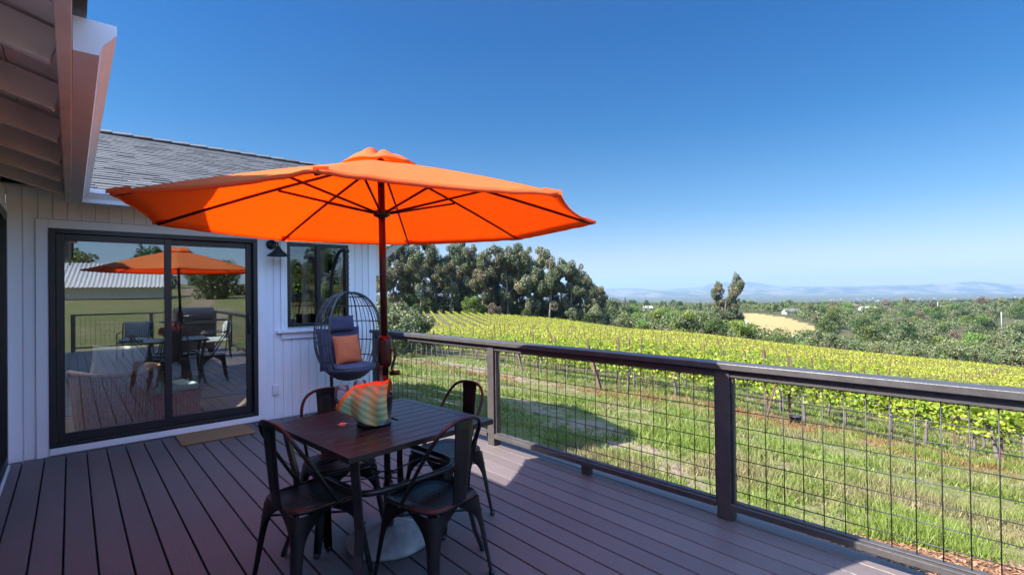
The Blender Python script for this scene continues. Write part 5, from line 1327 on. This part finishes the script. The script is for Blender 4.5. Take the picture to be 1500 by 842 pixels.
# ------------------------------------------------------------------ grass
def grass():
    n = 150000
    d = np.exp(rng.uniform(math.log(3.6), math.log(34), n)); px = rng.uniform(545, 1560, n)
    q = np.outer(d, Fv)+np.outer((px-750)/FPX*d, Rv); x, y = q[:, 0], q[:, 1]
    ok = (x > 3.4+.0*y) & ~((y > 6.1) & (x < 3.6)) & (d < 31)
    # bare ground: same shapes as the ground's zones
    def seg(ax, ay, bx, by, w):
        vx, vy = bx-ax, by-ay; t = np.clip(((x-ax)*vx+(y-ay)*vy)/(vx*vx+vy*vy), 0, 1); return np.clip(1.4-np.hypot(x-ax-t*vx, y-ay-t*vy)/w, 0, 1)
    bare = np.zeros(n); tr = [(12.0, 32), (13.0, 24), (13.2, 18.5), (12.2, 13.0)]
    for k in range(3): bare = np.maximum(bare, seg(*tr[k], *tr[k+1], 1.0))
    for q_ in PATCH: bare = np.maximum(bare, seg(*q_[:5])*min(1, q_[5]*1.1))
    mul = np.clip((5.55-x)/.5-np.maximum(y-1.0, 0)*.9, 0, 1)*(y < 2.6)
    cl = fbm(x*1.1, y*1.1, 4, 21)
    ok &= (rng.uniform(size=n) > bare*.85+(fbm(x*2.3, y*2.3, 3, 40)-.45)*1.5*(bare > .05)) & (mul < .45) & (rng.uniform(size=n) < np.clip((cl-.33)*3.6, .10, 1))
    x, y, d, cl = x[ok], y[ok], d[ok], cl[ok]; z = ground(x, y); n = len(x)
    hgt = (.045+.115*np.clip((cl-.32)*2.6, 0, 1))*rng.uniform(.5, 1.3, n)
    tri = []; B = 3
    V = np.empty((n*B, 3, 3))
    for b_ in range(B):
        a = rng.uniform(0, 6.283, n); w = .003+.0008*d; ox = rng.normal(0, .025, n); oy = rng.normal(0, .025, n); le = rng.normal(0, .35, (n, 2))*hgt[:, None]
        h_ = hgt*rng.uniform(.6, 1.1, n)
        V[b_::B, 0] = np.stack([x+ox-np.cos(a)*w, y+oy-np.sin(a)*w, z-.01], 1); V[b_::B, 1] = np.stack([x+ox+np.cos(a)*w, y+oy+np.sin(a)*w, z-.01], 1); V[b_::B, 2] = np.stack([x+ox+le[:, 0], y+oy+le[:, 1], z+h_], 1)
    me = bpy.data.meshes.new('grass'); m_ = n*B; me.vertices.add(3*m_); me.vertices.foreach_set('co', V.astype(np.float32).ravel()); me.loops.add(3*m_); me.loops.foreach_set('vertex_index', np.arange(3*m_, dtype=np.int32)); me.polygons.add(m_); me.polygons.foreach_set('loop_start', np.arange(0, 3*m_, 3, dtype=np.int32)); me.update(calc_edges=True)
    gm = leafmat('grass_blade', (.15, .26, .035), (.40, .46, .11), .4, objvar=0); nt = gm.node_tree
    N = nt.nodes; L = nt.links; geo = N.new('ShaderNodeNewGeometry'); nz = N.new('ShaderNodeTexNoise'); nz.inputs['Scale'].default_value = .8; nz.inputs['Detail'].default_value = 4; L.new(geo.outputs['Position'], nz.inputs['Vector'])
    hs = [q for q in N if q.type == 'HUE_SAT'][0]; mx = N.new('ShaderNodeMix'); mx.data_type = 'RGBA'; mr = N.new('ShaderNodeMapRange'); mr.inputs[1].default_value = .5; mr.inputs[2].default_value = .64; mr.inputs[4].default_value = .8; L.new(nz.outputs[0], mr.inputs[0]); L.new(mr.outputs[0], mx.inputs[0])
    src = hs.inputs['Color'].links[0].from_socket; L.new(src, mx.inputs[6]); mx.inputs[7].default_value = (.27, .21, .12, 1); L.new(mx.outputs[2], hs.inputs['Color'])
    sx = N.new('ShaderNodeSeparateXYZ'); L.new(geo.outputs['Position'], sx.inputs[0]); ab = N.new('ShaderNodeMath'); ab.operation = 'SUBTRACT'; ab.inputs[1].default_value = 11.6; L.new(sx.outputs[0], ab.inputs[0])
    a2 = N.new('ShaderNodeMath'); a2.operation = 'ABSOLUTE'; L.new(ab.outputs[0], a2.inputs[0]); m1 = N.new('ShaderNodeMapRange'); m1.inputs[1].default_value = 1.9; m1.inputs[2].default_value = .6; L.new(a2.outputs[0], m1.inputs[0])
    n5 = N.new('ShaderNodeTexNoise'); n5.inputs['Scale'].default_value = 1.4; n5.inputs['Detail'].default_value = 4; L.new(geo.outputs['Position'], n5.inputs['Vector']); m5 = N.new('ShaderNodeMapRange'); m5.inputs[1].default_value = .42; m5.inputs[2].default_value = .56; L.new(n5.outputs[0], m5.inputs[0])
    mu5 = N.new('ShaderNodeMath'); mu5.operation = 'MULTIPLY'; L.new(m1.outputs[0], mu5.inputs[0]); L.new(m5.outputs[0], mu5.inputs[1])
    mr5 = N.new('ShaderNodeMix'); mr5.data_type = 'RGBA'; mr5.inputs[7].default_value = (.25, .13, .06, 1); L.new(mu5.outputs[0], mr5.inputs[0]); L.new(mx.outputs[2], mr5.inputs[6]); L.new(mr5.outputs[2], hs.inputs['Color'])
    me.materials.append(gm); tag(link('grass', me), 'patchy long grass between the deck and the vines', 'grass', kind='stuff')
grass()
def mulch():
    n = 14000; x = rng.uniform(3.3, 5.6, n); y = rng.uniform(-.8, 2.9, n); mul = np.clip((5.55-x)/.5-np.maximum(y-1.0, 0)*.9, 0, 1)
    ok = mul > rng.uniform(.2, .7, n); x, y = x[ok], y[ok]; z = ground(x, y); P = np.stack([x, y, z+rng.uniform(.003, .02, len(x))], 1)
    mt = leafmat('wood_chip', (.12, .05, .025), (.50, .27, .14), 0.02, objvar=0)
    me = quads_mesh('mulch', leaf_quads(P, .05, np.tile([0, 0, 2.], (len(P), 1)), aspect=.35), mt); tag(link('mulch', me), 'reddish bark chips along the deck edge', 'mulch', kind='stuff')
mulch()

# ------------------------------------------------------------------ light, air, sky
SD = Vector((-.96, .38, 1.0)).normalized(); EL = math.asin(SD.z); AZ = math.atan2(SD.x, SD.y)
w = bpy.data.worlds.new('World'); sc.world = w; w.use_nodes = True; nt = w.node_tree; bg = nt.nodes['Background']
sky = nt.nodes.new('ShaderNodeTexSky'); sky.sky_type = 'NISHITA'; sky.sun_disc = False; sky.sun_elevation = EL; sky.sun_rotation = AZ; sky.altitude = 50; sky.air_density = 1.0; sky.dust_density = .4; sky.ozone_density = 1.6
EXPO = 3.25
# clear-air colour of the sky by height above the horizon: deep blue up high, pale near the ground, brightened overhead, out of view, to lift the shade
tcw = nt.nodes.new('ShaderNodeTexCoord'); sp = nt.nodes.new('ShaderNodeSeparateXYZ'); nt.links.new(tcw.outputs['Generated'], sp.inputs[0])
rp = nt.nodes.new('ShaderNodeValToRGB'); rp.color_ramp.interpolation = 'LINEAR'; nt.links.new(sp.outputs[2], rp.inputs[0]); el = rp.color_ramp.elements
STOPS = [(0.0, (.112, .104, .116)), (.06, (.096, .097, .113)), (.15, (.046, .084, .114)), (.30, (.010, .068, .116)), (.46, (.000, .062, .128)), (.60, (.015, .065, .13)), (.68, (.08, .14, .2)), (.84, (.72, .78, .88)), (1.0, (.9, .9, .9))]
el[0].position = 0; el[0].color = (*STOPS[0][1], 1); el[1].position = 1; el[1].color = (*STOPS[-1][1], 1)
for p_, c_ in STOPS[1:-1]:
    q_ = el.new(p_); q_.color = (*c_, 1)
# the unseen sky behind the deck is brightened to light the shaded house wall
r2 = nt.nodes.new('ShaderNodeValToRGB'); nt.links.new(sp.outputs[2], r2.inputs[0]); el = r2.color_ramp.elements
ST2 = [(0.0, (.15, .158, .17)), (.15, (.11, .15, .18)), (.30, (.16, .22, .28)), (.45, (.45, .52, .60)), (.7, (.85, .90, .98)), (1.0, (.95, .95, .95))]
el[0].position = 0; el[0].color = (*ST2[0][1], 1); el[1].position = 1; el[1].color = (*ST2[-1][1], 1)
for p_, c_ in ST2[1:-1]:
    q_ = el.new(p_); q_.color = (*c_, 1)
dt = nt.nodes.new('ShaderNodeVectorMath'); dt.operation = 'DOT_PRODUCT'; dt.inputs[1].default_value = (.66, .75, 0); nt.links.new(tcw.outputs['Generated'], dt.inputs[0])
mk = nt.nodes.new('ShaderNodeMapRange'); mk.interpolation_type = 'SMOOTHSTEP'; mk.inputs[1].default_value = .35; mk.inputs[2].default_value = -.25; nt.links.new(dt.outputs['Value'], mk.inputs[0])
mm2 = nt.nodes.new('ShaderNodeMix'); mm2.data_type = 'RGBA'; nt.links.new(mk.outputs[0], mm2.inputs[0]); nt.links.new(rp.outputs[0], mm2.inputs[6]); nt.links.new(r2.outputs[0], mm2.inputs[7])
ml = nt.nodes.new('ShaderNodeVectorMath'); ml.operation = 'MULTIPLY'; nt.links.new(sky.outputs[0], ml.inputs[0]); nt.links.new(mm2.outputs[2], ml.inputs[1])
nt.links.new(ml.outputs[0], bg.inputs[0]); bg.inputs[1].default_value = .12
sl = bpy.data.lights.new('sun', 'SUN'); sl.energy = 2.05; sl.angle = R(.5); sl.color = (1, .95, .87); so = bpy.data.objects.new('sun', sl); col.objects.link(so)
so.rotation_euler = SD.to_track_quat('Z', 'Y').to_euler(); so.location = (-20, 8, 30)
HAZE = True
if HAZE:
    mb = MB(); mb.box(-9000, 30000, -12000, 30000, -235, 700)
    hm = bpy.data.materials.new('haze_air'); hm.use_nodes = True; nt = hm.node_tree; nt.nodes.remove(nt.nodes['Principled BSDF']); pv = nt.nodes.new('ShaderNodeVolumePrincipled'); pv.inputs['Color'].default_value = (.33, .49, .68, 1); pv.inputs['Density'].default_value = 5.6e-5; pv.inputs['Anisotropy'].default_value = .1
    nt.links.new(pv.outputs[0], nt.nodes['Material Output'].inputs['Volume'])
    tag(mb.build('haze', hm), 'thin blue haze over the distant hills', 'haze', kind='stuff')

cam = bpy.data.cameras.new('camera'); co = bpy.data.objects.new('camera', cam); col.objects.link(co); sc.camera = co
cam.sensor_width = 36; cam.lens = FPX/1500*36; cam.clip_start = .05; cam.clip_end = 60000
mt = Matrix(((Rv[0], Uv[0], -Fv[0], 0), (Rv[1], Uv[1], -Fv[1], 0), (Rv[2], Uv[2], -Fv[2], H), (0, 0, 0, 1))); co.matrix_world = mt
vs = sc.view_settings; vs.view_transform = 'Standard'; vs.look = 'None'; vs.exposure = EXPO; vs.gamma = 1; vs.use_curve_mapping = False
sc.render.engine = 'CYCLES'; cy = sc.cycles; cy.max_bounces = 12; cy.diffuse_bounces = 8; cy.glossy_bounces = 4; cy.transmission_bounces = 6; cy.transparent_max_bounces = 12; cy.volume_bounces = 0; cy.caustics_reflective = False; cy.caustics_refractive = False; cy.sample_clamp_indirect = 6; cy.use_denoising = True
